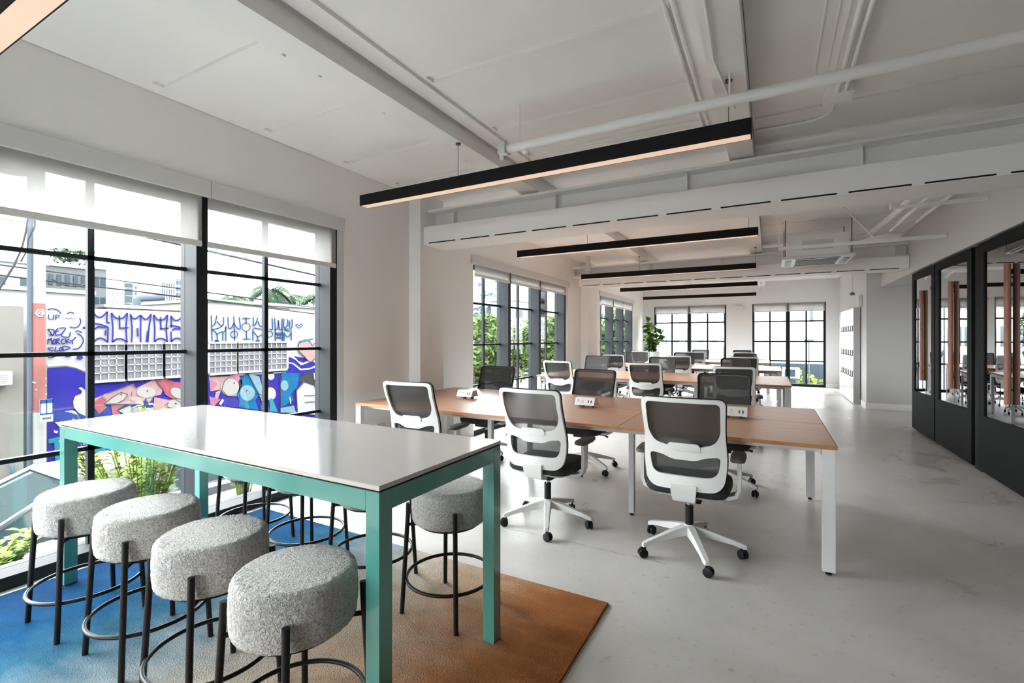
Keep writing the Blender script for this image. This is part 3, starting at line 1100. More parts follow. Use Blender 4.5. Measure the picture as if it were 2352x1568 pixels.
ds = None
for x, lab in ((-2.72, 'left end of the closest desk'), (-1.44, 'middle of the closest desk'), (-0.24, 'right end of the closest desk')):
    lab = 'white angled power socket block on the ' + lab
    loc = (x, 4.03, 0.745)
    if ds is None:
        ds = thing('power_socket', lab, 'power socket', loc, 0, 'power sockets on the closest desk')
        mb = MB()
        mb.poly([(-0.09, -0.065, 0.022), (-0.09, -0.035, 0.085), (-0.09, 0.035, 0.085), (-0.09, 0.065, 0.022)], (0.18, 0, 0))
        mb.build('socket_block', M['whitepl'], ds)
        for q in (-0.045, 0.045):
            MB().box(q - 0.015, q + 0.015, -0.03, 0.03, 0, 0.022).build('clamp_foot', M['gunmetal'], ds)
        rx = Matrix.Translation((0, -0.0505, 0.054)) @ Matrix.Rotation(-0.444, 4, 'X')
        for q in (-0.06, -0.018):
            mb = MB()
            mb.box(q - 0.003, q + 0.003, -0.0012, 0.0012, 0.006, 0.014, mx=rx)
            mb.box(q - 0.012, q - 0.006, -0.0012, 0.0012, -0.010, -0.006, mx=rx)
            mb.box(q + 0.006, q + 0.012, -0.0012, 0.0012, -0.010, -0.006, mx=rx)
            mb.build('socket_holes', M['blackpl'], ds, smooth=False)
        for q in (0.035, 0.06):
            MB().box(q - 0.004, q + 0.004, -0.0012, 0.0012, -0.012, 0.012, mx=rx).build('usb_port', M['blackpl'], ds, smooth=False)
    else:
        copy_thing(ds, loc, 0, lab)


# ================================================================== TASK CHAIRS
def sl(pts, n):
    """closed Catmull-Rom through pts"""
    out = []
    k = len(pts)
    for i in range(k):
        p0_, p1, p2, p3 = (Vector(pts[(i + j - 1) % k]) for j in range(4))
        for s in range(n):
            u = s / n
            out.append(0.5 * ((2 * p1) + (p2 - p0_) * u + (2 * p0_ - 5 * p1 + 4 * p2 - p3) * u * u + (3 * p1 - p0_ - 3 * p2 + p3) * u ** 3))
    return out


def rounded(poly, radii, n=6):
    """round the corners of a 2D polygon"""
    out = []
    k = len(poly)
    for i in range(k):
        p = Vector(poly[i])
        a = (Vector(poly[i - 1]) - p)
        b = (Vector(poly[(i + 1) % k]) - p)
        r = radii[i] if isinstance(radii, (list, tuple)) else radii
        r = min(r, a.length * 0.49, b.length * 0.49)
        if r < 1e-5:
            out.append(p)
            continue
        pa, pb = p + a.normalized() * r, p + b.normalized() * r
        for j in range(n + 1):
            u = j / n
            out.append((1 - u) ** 2 * pa + 2 * u * (1 - u) * p + u * u * pb)
    return out


def densify(pts, step=0.02):
    out = []
    k = len(pts)
    for i in range(k):
        a, b = pts[i], pts[(i + 1) % k]
        m = max(1, int((b - a).length / step))
        for j in range(m):
            out.append(a.lerp(b, j / m))
    return out


def back_y(x, z):
    """depth of the backrest surface at height z: leaning, waisted at the lumbar, cupped sideways"""
    u = max(0.0, (z - 0.46) / 0.55)
    y = -0.215 - 0.105 * u ** 1.6 + 0.030 * math.sin(PI * min(1, max(0, u * 1.25)))
    return y + 0.55 * x * x


OUT = rounded([(-0.215, 0.455), (0.215, 0.455), (0.238, 0.62), (0.228, 0.80), (0.236, 1.01), (-0.236, 1.01), (-0.228, 0.80), (-0.238, 0.62)],
              [0.11, 0.11, 0.06, 0.05, 0.042, 0.042, 0.05, 0.06], 8)
HOLE1 = rounded([(-0.02, 0.700), (0.02, 0.700), (0.17, 0.735), (0.203, 0.80), (0.207, 0.985), (-0.207, 0.985), (-0.203, 0.80), (-0.17, 0.735)],
                [0.03, 0.03, 0.06, 0.05, 0.03, 0.03, 0.05, 0.06], 6)
HOLE2 = rounded([(-0.185, 0.535), (0.185, 0.535), (0.203, 0.665), (0.12, 0.655), (0.07, 0.632), (-0.07, 0.632), (-0.12, 0.655), (-0.203, 0.665)],
                [0.06, 0.06, 0.03, 0.03, 0.04, 0.04, 0.03, 0.03], 6)


def sheet(loops, thick, step=0.022):
    """planar sheet with holes in XZ, bent onto back_y and thickened"""
    bm = bmesh.new()
    edges = []
    for lp in loops:
        pts = densify(lp, step)
        vs = [bm.verts.new((p.x, 0, p.y)) for p in pts]
        for i in range(len(vs)):
            edges.append(bm.edges.new((vs[i], vs[(i + 1) % len(vs)])))
    bmesh.ops.triangle_fill(bm, edges=edges, use_beauty=True, use_dissolve=False)
    bmesh.ops.subdivide_edges(bm, edges=[e for e in bm.edges if e.calc_length() > 0.06], cuts=1)
    bmesh.ops.triangulate(bm, faces=bm.faces[:])
    ext = bmesh.ops.extrude_face_region(bm, geom=bm.faces[:])
    newv = [g for g in ext['geom'] if isinstance(g, bmesh.types.BMVert)]
    for v in newv:
        v.co.y -= thick
    for v in bm.verts:
        v.co.y += back_y(v.co.x, v.co.z)
    return bm


def make_chair(loc, rz, label):
    t = thing('task_chair', label, 'office chair', loc, rz, 'white task chairs at the bench desks')
    # five-star base
    mb = MB()
    mb.lathe([(0, 0.105), (0.034, 0.105), (0.042, 0.14), (0.034, 0.178), (0, 0.178)], 20)
    for k in range(5):
        q = math.radians(-65 + 72 * k)
        R = Matrix.Rotation(q, 4, 'Z')
        b = bmesh.new()
        sec = [(0.02, 0.030, 0.118, 0.175), (0.12, 0.023, 0.108, 0.152), (0.26, 0.018, 0.086, 0.112), (0.310, 0.018, 0.070, 0.098), (0.330, 0.012, 0.066, 0.088)]
        rings = []
        for (r, wd, z0, z1) in sec:
            rings.append([b.verts.new((r, -wd, z0)), b.verts.new((r, wd, z0)), b.verts.new((r, wd * 0.75, z1)), b.verts.new((r, -wd * 0.75, z1))])
        for a_, c_ in zip(rings, rings[1:]):
            for j in range(4):
                b.faces.new((a_[j], a_[(j + 1) % 4], c_[(j + 1) % 4], c_[j]))
        b.faces.new(rings[0][::-1])
        b.faces.new(rings[-1])
        mb.merge(b, R)
    mb.build('star_base', M['whitepl'], t, angle=25)
    for k in range(5):
        q = math.radians(-65 + 72 * k)
        a = q + 0.9 + k * 1.3
        mx = Matrix.Translation((0.315 * math.cos(q), 0.315 * math.sin(q), 0)) @ Matrix.Rotation(a, 4, 'Z')
        mb = MB()
        for s in (-1, 1):
            mb.lathe([(0, -0.008), (0.022, -0.008), (0.028, -0.004), (0.028, 0.006), (0.020, 0.009), (0, 0.009)], 20,
                     mx=mx @ Matrix.Translation((0.012, s * 0.014, 0.028)) @ Matrix.Rotation(PI / 2, 4, 'X'))
        mb.box(-0.004, 0.03, -0.005, 0.005, 0.02, 0.058, bev=0.003, mx=mx)
        mb.tube([mx @ Vector((0, 0, 0.05)), mx @ Vector((0, 0, 0.072))], 0.008, 8)
        mb.build('caster', M['blackpl'], t)
    gl = MB().lathe([(0, 0.165), (0.025, 0.165), (0.025, 0.295), (0, 0.295)], 20).build('gas_lift', M['blackpl'], t)
    MB().lathe([(0, 0.295), (0.013, 0.295), (0.013, 0.35), (0, 0.35)], 16).build('piston', M['chrome'], gl)
    me = MB().box(-0.085, 0.085, -0.12, 0.14, 0.345, 0.392, bev=0.012).build('tilt_mechanism', M['blackpl'], t)
    mb = MB().tube([(0.08, 0.04, 0.372), (0.20, 0.05, 0.368), (0.25, 0.07, 0.362)], [0.006, 0.006, 0.012], 8)
    mb.tube([(-0.08, 0.02, 0.372), (-0.21, 0.02, 0.368), (-0.25, 0.03, 0.358)], [0.006, 0.006, 0.012], 8)
    mb.build('lever', M['blackpl'], me)
    # seat
    mb = MB()
    plan = rounded([(-0.235, -0.21), (0.235, -0.21), (0.25, 0.10), (0.225, 0.265), (-0.225, 0.265), (-0.25, 0.10)], [0.09, 0.09, 0.1, 0.10, 0.10, 0.1], 7)
    plan = densify(plan, 0.03)
    lev = [(0.86, 0.408), (0.95, 0.414), (1.0, 0.430), (1.0, 0.452), (0.975, 0.468), (0.90, 0.478), (0.6, 0.484), (0.3, 0.482)]
    rings = []
    for sc, z in lev:
        rings.append([mb.bm.verts.new((p.x * sc, 0.027 + (p.y - 0.027) * sc, z - 0.016 * max(0, (p.y * sc - 0.16)) / 0.1)) for p in plan])
    n = len(plan)
    for a_, c_ in zip(rings, rings[1:]):
        for j in range(n):
            mb.bm.faces.new((a_[j], a_[(j + 1) % n], c_[(j + 1) % n], c_[j]))
    mb.bm.faces.new(rings[0][::-1])
    mb.bm.faces.new(rings[-1])
    mb.build('seat', M['blackfab'], t, angle=60)
    mb = MB()
    b = bmesh.new()
    r0 = [b.verts.new((p.x * 0.80, 0.027 + (p.y - 0.027) * 0.80, 0.390)) for p in plan]
    r1 = [b.verts.new((p.x * 0.96, 0.027 + (p.y - 0.027) * 0.96, 0.412 - 0.016 * max(0, (p.y - 0.16)) / 0.1)) for p in plan]
    for j in range(n):
        b.faces.new((r0[j], r0[(j + 1) % n], r1[(j + 1) % n], r1[j]))
    b.faces.new(r0[::-1])
    b.faces.new(r1)
    mb.merge(b)
    mb.build('seat_shell', M['whitepl'], t)
    # back frame
    mb = MB()
    mb.merge(sheet([OUT, HOLE1, HOLE2], 0.020))
    mb.build('back_frame', M['whitepl'], t, angle=50)
    # mesh panel in front of the frame, carried by a black rim
    inner = [Vector((p.x * 0.985, 0.46 + (p.y - 0.46) * 0.985 + 0.006)) for p in OUT]
    bm = bmesh.new()
    pts = densify(inner, 0.02)
    nx, nz = 12, 18
    zs = [0.475 + (0.998 - 0.475) * i / nz for i in range(nz + 1)]

    def halfw(z):
        best = 0
        k = len(pts)
        for i in range(k):
            a, b_ = pts[i], pts[(i + 1) % k]
            if (a.y - z) * (b_.y - z) <= 0 and abs(a.y - b_.y) > 1e-9:
                u = (z - a.y) / (b_.y - a.y)
                best = max(best, a.x + (b_.x - a.x) * u)
        return best
    rows = []
    for z in zs:
        hw = halfw(z) - 0.004
        rows.append([bm.verts.new((-hw + 2 * hw * i / nx, back_y(-hw + 2 * hw * i / nx, z) + 0.010, z)) for i in range(nx + 1)])
    for a_, c_ in zip(rows, rows[1:]):
        for j in range(nx):
            bm.faces.new((a_[j], a_[j + 1], c_[j + 1], c_[j]))
    mb = MB()
    mb.merge(bm)
    mp = mb.build('mesh_panel', M['mesh'], t, angle=180)
    MB().tube([(p.x, back_y(p.x, p.y) + 0.009, p.y) for p in densify(inner, 0.03)], 0.0085, 8, closed=True).build('mesh_rim', M['blackpl'], mp)
    # lumbar pad
    pad = rounded([(-0.095, 0.688), (0.095, 0.688), (0.09, 0.735), (-0.09, 0.735)], [0.02, 0.02, 0.03, 0.03], 6)
    mb = MB()
    bmz = sheet([pad], 0.016)
    bmesh.ops.translate(bmz, verts=bmz.verts[:], vec=(0, -0.010, 0))
    mb.merge(bmz)
    mb.build('lumbar_pad', M['whitepl'], t, angle=50)
    # spine joining the back to the mechanism
    mb = MB()
    b = bmesh.new()
    sec = [(-0.232, 0.485, 0.075, 0.022), (-0.232, 0.44, 0.072, 0.026), (-0.215, 0.395, 0.065, 0.03), (-0.16, 0.372, 0.06, 0.024), (-0.06, 0.366, 0.055, 0.02)]
    rings = []
    for i, (y, z, hw, th) in enumerate(sec):
        d = Vector((0, sec[min(i + 1, 4)][0] - sec[max(i - 1, 0)][0], sec[min(i + 1, 4)][1] - sec[max(i - 1, 0)][1])).normalized()
        nrm = Vector((0, -d.z, d.y))
        c = Vector((0, y, z))
        rings.append([b.verts.new(c + Vector((sx * hw, 0, 0)) + nrm * sy * th * 0.5) for sx, sy in ((-1, -1), (1, -1), (1, 1), (-1, 1))])
    for a_, c_ in zip(rings, rings[1:]):
        for j in range(4):
            b.faces.new((a_[j], a_[(j + 1) % 4], c_[(j + 1) % 4], c_[j]))
    b.faces.new(rings[0][::-1])
    b.faces.new(rings[-1])
    bmesh.ops.bevel(b, geom=b.edges[:], offset=0.004, segments=2, affect='EDGES')
    mb.merge(b)
    mb.build('spine', M['whitepl'], t)
    # arms
    for s in (-1, 1):
        mb = MB()
        b = bmesh.new()
        pts_ = [(0.15, 0.0, 0.385), (0.235, 0.0, 0.386), (0.272, 0.0, 0.40), (0.288, 0.0, 0.44), (0.290, 0.0, 0.52), (0.288, 0.0, 0.617)]
        wds = [0.045, 0.045, 0.042, 0.036, 0.033, 0.032]
        rings = []
        for i, p in enumerate(pts_):
            a_, c_ = Vector(pts_[max(i - 1, 0)]), Vector(pts_[min(i + 1, 5)])
            d = (c_ - a_).normalized()
            nrm = Vector((-d.z, 0, d.x))
            rings.append([b.verts.new(Vector(p) + nrm * u * 0.011 + Vector((0, v * wds[i], 0))) for u, v in ((-1, -1), (1, -1), (1, 1), (-1, 1))])
        for a_, c_ in zip(rings, rings[1:]):
            for j in range(4):
                b.faces.new((a_[j], a_[(j + 1) % 4], c_[(j + 1) % 4], c_[j]))
        b.faces.new(rings[0][::-1])
        b.faces.new(rings[-1])
        if s < 0:
            for v in b.verts:
                v.co.x *= -1
        mb.merge(b)
        ar = mb.build('armrest', M['whitepl'], t, angle=30)
        plan2 = rounded([(-0.040, -0.10), (0.040, -0.10), (0.045, 0.08), (0.03, 0.16), (-0.03, 0.16), (-0.045, 0.08)], 0.035, 6)
        mb = MB()
        rr = []
        for sc, z in ((0.9, 0.614), (1.0, 0.620), (1.0, 0.634), (0.92, 0.641)):
            rr.append([mb.bm.verts.new((s * 0.282 + p.x * sc, p.y * sc + 0.01, z)) for p in plan2])
        n2 = len(plan2)
        for a_, c_ in zip(rr, rr[1:]):
            for j in range(n2):
                mb.bm.faces.new((a_[j], a_[(j + 1) % n2], c_[(j + 1) % n2], c_[j]))
        mb.bm.faces.new(rr[0][::-1])
        mb.bm.faces.new(rr[-1])
        mb.build('arm_pad', M['darkpad'], ar, angle=50)
    return t


dn = ('closest desk', 'second desk', 'third desk', 'last desk')
CH = []
for i, xs_, yf in ((0, (-2.55, -1.44, -0.452), 3.19), (1, (-2.85, -1.54, -0.40), 6.97), (2, (-2.90, -1.60, -0.435), 10.06), (3, (None, -1.69, -0.555), 13.1)):
    for j, x in enumerate(xs_):
        if x is None:
            continue
        yy = yf
        if (i, j) == (1, 2):
            yy = 6.62
        CH.append((x, yy, (0.06, -0.04, 0.0, 0.05)[(i + j) % 4], 'white framed mesh task chair with its back to us at the %s, %s' % (dn[i], ('left seat', 'middle seat', 'right seat')[j])))
for i, xs_, yb in ((0, (-2.90, -1.69, -0.385), 4.70), (1, (-2.97, -1.72, -0.50), 8.62), (2, (-2.95, -1.785, -0.50), 11.60), (3, (None, -1.80, -0.685), 14.60)):
    for j, x in enumerate(xs_):
        if x is None:
            continue
        CH.append((x, yb, PI + (0.04, -0.03, 0.02)[(i + j) % 3], 'dark mesh task chair facing us across the %s, %s' % (dn[i], ('left seat', 'middle seat', 'right seat')[j])))
CH.append((-3.04, 12.95, 0.05, 'white framed task chair left of the last desk, in front of the potted fig'))
c0 = None
for x, y, rz, lab in CH:
    if c0 is None:
        c0 = make_chair((x, y, 0), rz, lab)
    else:
        copy_thing(c0, (x, y, 0), rz, lab)


# ================================================================== PHONE BOOTHS
def booth(y0, y1, label, seed):
    """front plane x = 1.86, y0 (near) to y1 (far)"""
    cy = (y0 + y1) / 2
    t = thing('phone_booth', label, 'booth', (1.86, cy, 0), 0, 'dark phone booths along the right wall')
    h = (y1 - y0) / 2
    # cabin
    D = 0.85
    mb = MB()
    mb.box(0.131, D, -h, -h + 0.03, 0.02, 2.31).box(0.131, D, h - 0.03, h, 0.02, 2.31).box(D - 0.03, D, -h, h, 0.02, 2.31).box(0.04, D, -h, h, 2.28, 2.31).box(0.04, D, -h, h, 0.02, 0.05)
    mb.build('cabin', M['boothin'], t, smooth=False)
    g0, g1 = -h + 0.115, h - 0.115
    mb = MB()
    mb.box(0, 0.04, -h, g0, 0.585, 2.31).box(0, 0.04, g1, h, 0.585, 2.31).box(0, 0.04, g0, g1, 2.21, 2.31)
    fr = mb.build('door_frame', M['booth'], t, smooth=False)
    MB().box(0, 0.04, -h, h, 0.03, 0.585).build('lower_panel', M['booth'], t, smooth=False)
    # slightly bowed pane, set deeper at its near edge
    mb = MB()
    na = 16
    rows = []
    for i in range(na + 1):
        u = i / na
        xx = 0.014 + 0.030 * (1 - u) * (g1 - g0) - 0.010 * math.sin(PI * u)
        yy = g0 + (g1 - g0) * u
        rows.append([mb.bm.verts.new((xx + dx, yy, z)) for dx, z in ((0, 0.585), (0.005, 0.585), (0.005, 2.21), (0, 2.21))])
    for a_, c_ in zip(rows, rows[1:]):
        for j in range(4):
            mb.bm.faces.new((a_[j], a_[(j + 1) % 4], c_[(j + 1) % 4], c_[j]))
    mb.bm.faces.new(rows[0])
    mb.bm.faces.new(rows[-1][::-1])
    mb.build('glass_pane', M['boothglass'], t)
    MB().box(0.04, 0.13, -h, g0, 0.585, 2.31).box(0.04, 0.13, g1, h, 0.585, 2.31).build('door_reveal', M['booth'], fr, smooth=False)
    for q in (g0, g1 - 0.012):
        MB().box(0.0, 0.012, q, q + 0.012, 0.585, 2.21).build('glazing_bead', M['slot'], fr, smooth=False)
    hd = MB().tube([(-0.008, 0.0, 0.77), (-0.008, 0.0, 2.02)], 0.024, 16).build('handle', M['handle'], t)
    for q in (0.9, 1.9):
        MB().tube([(-0.008, 0.0, q), (0.03, 0.0, q)], 0.008, 8).build('standoff', M['slot'], hd)
    mb = MB()
    for fy in (-h + 0.12, h - 0.12):
        mb.lathe([(0, 0), (0.02, 0), (0.02, 0.022), (0, 0.022)], 12, (0.06, fy, 0))
        mb.lathe([(0, 0), (0.02, 0), (0.02, 0.022), (0, 0.022)], 12, (D - 0.06, fy, 0))
    mb.build('feet', M['slot'], t)
    return t


booth(7.97, 9.05, 'dark glazed phone booth farthest along the right wall', 1)
booth(6.68, 7.92, 'dark glazed phone booth in the middle of the three on the right wall', 2)
booth(5.10, 6.49, 'dark glazed phone booth at the right edge of the view', 3)
one('filler_panel', MB().box(1.885, 1.95, 6.50, 6.67, 0.0, 2.31), M['slot'], 'black filler strip between the two nearest phone booths', 'panel', smooth=False)
booth(3.65, 5.05, 'dark glazed phone booth nearest of all, beyond the right edge of the view', 4)
one('filler_panel', MB().box(1.885, 1.95, 7.925, 7.965, 0.0, 2.31), M['slot'], 'narrow black filler strip between the two farthest phone booths', 'panel', smooth=False)


# ================================================================== LOCKERS
t = thing('locker_bank', 'white bank of lockers with rows of small dark handles against the right wall', 'lockers', (1.50, 12.85, 0))
MB().box(0.018, 0.12, -0.95, 0.95, 0.0, 1.98, bev=0.002).build('carcass', M['lockerside'], t)
for c in range(7):
    ya, yb = -0.948 + 1.896 * c / 7, -0.948 + 1.896 * (c + 1) / 7
    for r_, (za, zb, hz) in enumerate(((1.36, 1.978, 1.56), (0.89, 1.355, 1.05), (0.03, 0.885, 0.62))):
        d = MB().box(0.0, 0.017, ya + 0.002, yb - 0.002, za + 0.002, zb - 0.002, bev=0.0015).build('door', M['locker'], t)
        ym = ya + 0.05
        MB().box(-0.03, -0.005, ym - 0.011, ym + 0.011, hz - 0.06, hz - 0.045).box(-0.012, 0.0, ym - 0.011, ym + 0.011, hz - 0.06, hz + 0.06).build('handle', M['gunmetal'], d, smooth=False)


# ================================================================== POTTED FIG
def leaf_bm(mb, base, dirv, L, W, droop, roll=0.0, n=6):
    """one broad leaf grown from base along dirv"""
    d = Vector(dirv).normalized()
    side = d.cross(Vector((0, 0, 1)))
    side = side.normalized() if side.length > 1e-3 else Vector((1, 0, 0))
    side = (Matrix.Rotation(roll, 3, d) @ side)
    up = side.cross(d)
    rows = []
    p = Vector(base)
    for i in range(n + 1):
        u = i / n
        q = p + d * L * u - Vector((0, 0, 1)) * droop * L * u * u
        wv = W * (math.sin(PI * min(1, u * 0.93 + 0.03)) ** 0.7) * (0.55 + 0.65 * u) if 0 < i < n else 0.002
        rows.append([mb.bm.verts.new(q - side * wv + up * wv * 0.22), mb.bm.verts.new(q), mb.bm.verts.new(q + side * wv + up * wv * 0.22)])
    for a, b in zip(rows, rows[1:]):
        for j in range(2):
            mb.bm.faces.new((a[j], a[j + 1], b[j + 1], b[j]))


t = thing('potted_fig', 'leafy green fig plant in a tall pale grey planter by the far left corner', 'plant', (-3.19, 14.72, 0))
MB().lathe([(0, 0), (0.19, 0), (0.20, 0.02), (0.255, 0.93), (0.26, 0.95), (0.235, 0.95), (0.23, 0.90), (0, 0.90)], 40).build('planter', M['pot'], t)
MB().lathe([(0, 0.90), (0.229, 0.90), (0.229, 0.915), (0, 0.92)], 30).build('soil', M['soil'], t)
mb = MB()
rnd = random.Random(11)
mb2 = MB()
for k in range(7):
    q = rnd.uniform(0, 2 * PI)
    bx, by = 0.06 * math.cos(q), 0.06 * math.sin(q)
    lean = rnd.uniform(0.08, 0.30)
    H = rnd.uniform(0.55, 0.92)
    if k == 0:
        lean, H = 0.05, 0.95
    tip = Vector((bx + lean * math.cos(q), by + lean * math.sin(q), 0.91 + H))
    tip.x = max(tip.x, -0.10)
    b0 = Vector((bx, by, 0.91))
    mid = b0.lerp(tip, 0.5) + Vector((0, 0, 0.05))
    mb2.tube([b0, mid, tip], [0.014, 0.011, 0.006], 8)
    for j in range(16):
        u = 0.10 + 0.90 * j / 15
        p = b0.lerp(tip, u)
        a = rnd.uniform(0, 2 * PI)
        dv = Vector((math.cos(a), math.sin(a), rnd.uniform(0.2, 1.0) if u < 0.9 else 1.6))
        if p.x + dv.x * 0.32 < -0.33:
            dv.x = abs(dv.x)
        if p.y + dv.y * 0.2 > 0.7:
            dv.y = -abs(dv.y)
        leaf_bm(mb, p, dv, rnd.uniform(0.20, 0.32), rnd.uniform(0.085, 0.125), rnd.uniform(0.2, 0.6), rnd.uniform(-0.6, 0.6))
mb2.build('stem', M['bark'], t)
mb.build('foliage', M['leaf'], t, angle=80)['kind'] = 'stuff'

# low wall socket behind the first desk
t = thing('wall_socket', 'small white wall socket low on the bare wall under the closest desk', 'socket', (WX + 0.001, 3.72, 0.42))
MB().box(0, 0.01, -0.06, 0.06, -0.04, 0.04, bev=0.003).build('plate', M['whitepl'], t)


# ================================================================== OUTDOORS
GZ = -1.8      # street level, well below the office floor
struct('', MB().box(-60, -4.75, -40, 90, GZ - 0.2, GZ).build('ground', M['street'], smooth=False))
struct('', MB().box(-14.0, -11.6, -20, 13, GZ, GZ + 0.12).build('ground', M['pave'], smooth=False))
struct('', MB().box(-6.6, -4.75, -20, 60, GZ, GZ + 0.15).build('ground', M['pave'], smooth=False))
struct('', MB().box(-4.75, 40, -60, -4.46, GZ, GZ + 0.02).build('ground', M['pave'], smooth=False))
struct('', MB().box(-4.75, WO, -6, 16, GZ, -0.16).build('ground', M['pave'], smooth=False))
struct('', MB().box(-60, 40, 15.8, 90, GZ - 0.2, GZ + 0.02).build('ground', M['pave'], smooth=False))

MX = -14.0


def mp(px, py, lay=0, X=MX):
    p = onx(px, py, X)
    p.x += 0.012 * lay
    return p


def patch(mb, pts, lay, X=MX):
    mb.poly([mp(x, y, lay, X) for x, y in pts], (0.010, 0, 0))


def stroke(mb, pts, wpx, lay=3, X=MX, sub=5):
    """painted line of given width (photo pixels) laid flat on the wall"""
    P = [Vector(p) for p in pts]
    if len(P) > 2:
        Q = []
        for i in range(len(P) - 1):
            p0_, p1, p2, p3 = P[max(i - 1, 0)], P[i], P[i + 1], P[min(i + 2, len(P) - 1)]
            for s in range(sub):
                u = s / sub
                Q.append(0.5 * ((2 * p1) + (p2 - p0_) * u + (2 * p0_ - 5 * p1 + 4 * p2 - p3) * u * u + (3 * p1 - p0_ - 3 * p2 + p3) * u ** 3))
        Q.append(P[-1])
        P = Q
    L, R = [], []
    for i, p in enumerate(P):
        d = P[min(i + 1, len(P) - 1)] - P[max(i - 1, 0)]
        d = d.normalized() if d.length > 1e-6 else Vector((1, 0))
        nrm = Vector((-d.y, d.x)) * wpx / 2
        L.append(p + nrm)
        R.append(p - nrm)
    for i in range(len(P) - 1):
        patch(mb, [L[i], L[i + 1], R[i + 1], R[i]], lay, X)


def ell(cx, cy, rx, ry, n=28, rot=0.0):
    c, s = math.cos(rot), math.sin(rot)
    return [(cx + rx * math.cos(2 * PI * k / n) * c - ry * math.sin(2 * PI * k / n) * s,
             cy + rx * math.cos(2 * PI * k / n) * s + ry * math.sin(2 * PI * k / n) * c) for k in range(n)]


def z2(pts):      # helper scales of traced outlines
    return [(x / 2.94, 700 + y / 2.94) for x, y in pts]


def z3(pts):
    return [(200 + x / 9.8, 840 + y / 9.8) for x, y in pts]


def z4(pts):
    return [(470 + x / 5.227, 680 + y / 5.227) for x, y in pts]


def z5(pts):
    return [(x / 6.533, 660 + y / 6.533) for x, y in pts]


mur = thing('mural_building', 'long low white building across the street covered in an indigo and pink mural', 'building', (MX, 7.5, GZ))


def mpart(mb, nm, m, parent=None, **k):
    o = mb.build(nm, m, None, smooth=False, **k)
    o.data.transform(Matrix.Translation((-MX, -7.5, -GZ)))
    o.parent = parent or mur
    return o


ya, yb = onx(106, 800, MX).y, 13.0
ztop = onx(300, 712, MX).z
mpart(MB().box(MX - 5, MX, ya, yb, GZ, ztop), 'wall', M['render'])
# indigo field
mb = MB()
patch(mb, [(108, 845), (150, 842), (172, 846), (195, 856), (208, 872), (300, 869), (425, 862), (480, 860), (655, 852), (660, 815), (700, 822), (742, 842), (742, 1010), (560, 1075), (430, 1075), (250, 1065), (108, 1100)], 1)
mpart(mb, 'painted_field', M['mblue'])
mb = MB()
patch(mb, [(108, 836), (150, 833), (175, 836), (208, 852), (208, 858), (172, 844), (150, 839), (108, 842)], 2)
for pts in (z4([(990, 700), (1050, 705), (1120, 780), (1180, 800), (1260, 760), (1395, 700), (1395, 715), (1260, 790), (1150, 830), (1080, 760), (990, 720)]),
            z4([(990, 790), (1060, 800), (1150, 870), (1260, 860), (1390, 800), (1390, 830), (1250, 880), (1140, 890), (1050, 815), (990, 805)])):
    patch(mb, pts, 2)
# pale swoosh, splashes and cloud shapes
patch(mb, z2([(525, 560), (545, 555), (570, 575), (580, 600), (580, 752), (530, 730), (495, 690), (490, 650), (505, 615), (545, 600), (550, 580)]), 2)
patch(mb, z2([(365, 790), (410, 790), (438, 815), (435, 840), (400, 825)]), 2)
patch(mb, z2([(358, 845), (390, 850), (380, 868), (360, 860)]), 2)
patch(mb, ell(620, 904, 12, 15), 2)
patch(mb, ell(621, 863, 8, 9), 2)
patch(mb, z4([(165, 1290), (205, 1230), (225, 1250), (190, 1310)]), 2)
for pts in ([(205, 875), (300, 871), (425, 864), (425, 867), (300, 874), (205, 879)], [(480, 862), (655, 853), (655, 856), (480, 866)]):
    patch(mb, pts, 2)
mpart(mb, 'painted_splash', M['mwhite'])

# plain fish-like shapes in pinks, greys and blues (generic, no faces copied)
mb = MB()
patch(mb, z3([(100, 760), (420, 620), (1020, 400), (1090, 500), (1500, 300), (1600, 430), (1690, 530), (1650, 640), (1480, 690), (1370, 850), (1300, 740), (1190, 860), (980, 860), (340, 860), (250, 1090), (110, 890)]), 2)
patch(mb, z3([(1500, 700), (1800, 760), (2200, 700), (2200, 980), (1750, 1010), (1020, 1060), (1030, 920), (1250, 960), (1480, 930)]), 2)
patch(mb, z4([(45, 960), (290, 945), (420, 1000), (440, 1060), (380, 1200), (260, 1200), (190, 1120), (60, 1140)]), 2)
patch(mb, z4([(130, 1150), (190, 1120), (130, 1300), (95, 1290)]), 2)
mpart(mb, 'painted_fish', M['mpink'])
mb = MB()
patch(mb, z3([(1500, 285), (1760, 290), (1960, 360), (2200, 380), (2200, 560), (2060, 740), (1880, 730), (1740, 640), (1690, 530), (1590, 430)]), 3)
patch(mb, z3([(110, 830), (310, 690), (400, 780), (350, 860), (430, 930), (260, 1070), (110, 890)]), 3)
patch(mb, z3([(520, 870), (860, 860), (650, 990), (760, 1110), (560, 1140)]), 3)
mpart(mb, 'painted_fish', M['mrose'])
mb = MB()
patch(mb, z4([(290, 945), (390, 935), (440, 1010), (440, 1080), (400, 1150), (300, 1040)]), 3)
patch(mb, z4([(55, 1000), (150, 1050), (60, 1130), (50, 1060)]), 3)
patch(mb, z4([(45, 1200), (180, 1240), (110, 1310), (60, 1300)]), 3)
mpart(mb, 'painted_fin', M['mmag'])
mb = MB()
patch(mb, z3([(360, 850), (560, 690), (740, 590), (890, 640), (800, 760), (640, 840)]), 4)
patch(mb, ell(*z3([(1310, 590)])[0], 22, 13), 4)
patch(mb, ell(*z3([(2010, 610)])[0], 17, 11, rot=0.5), 4)
patch(mb, ell(*z3([(1960, 870)])[0], 17, 13), 4)
patch(mb, z3([(660, 1000), (950, 870), (1020, 1000), (1010, 1080), (850, 1090)]), 4)
patch(mb, ell(*z4([(290, 1090)])[0], 21, 20), 4)
mpart(mb, 'painted_belly', M['mgrey'])
mb = MB()
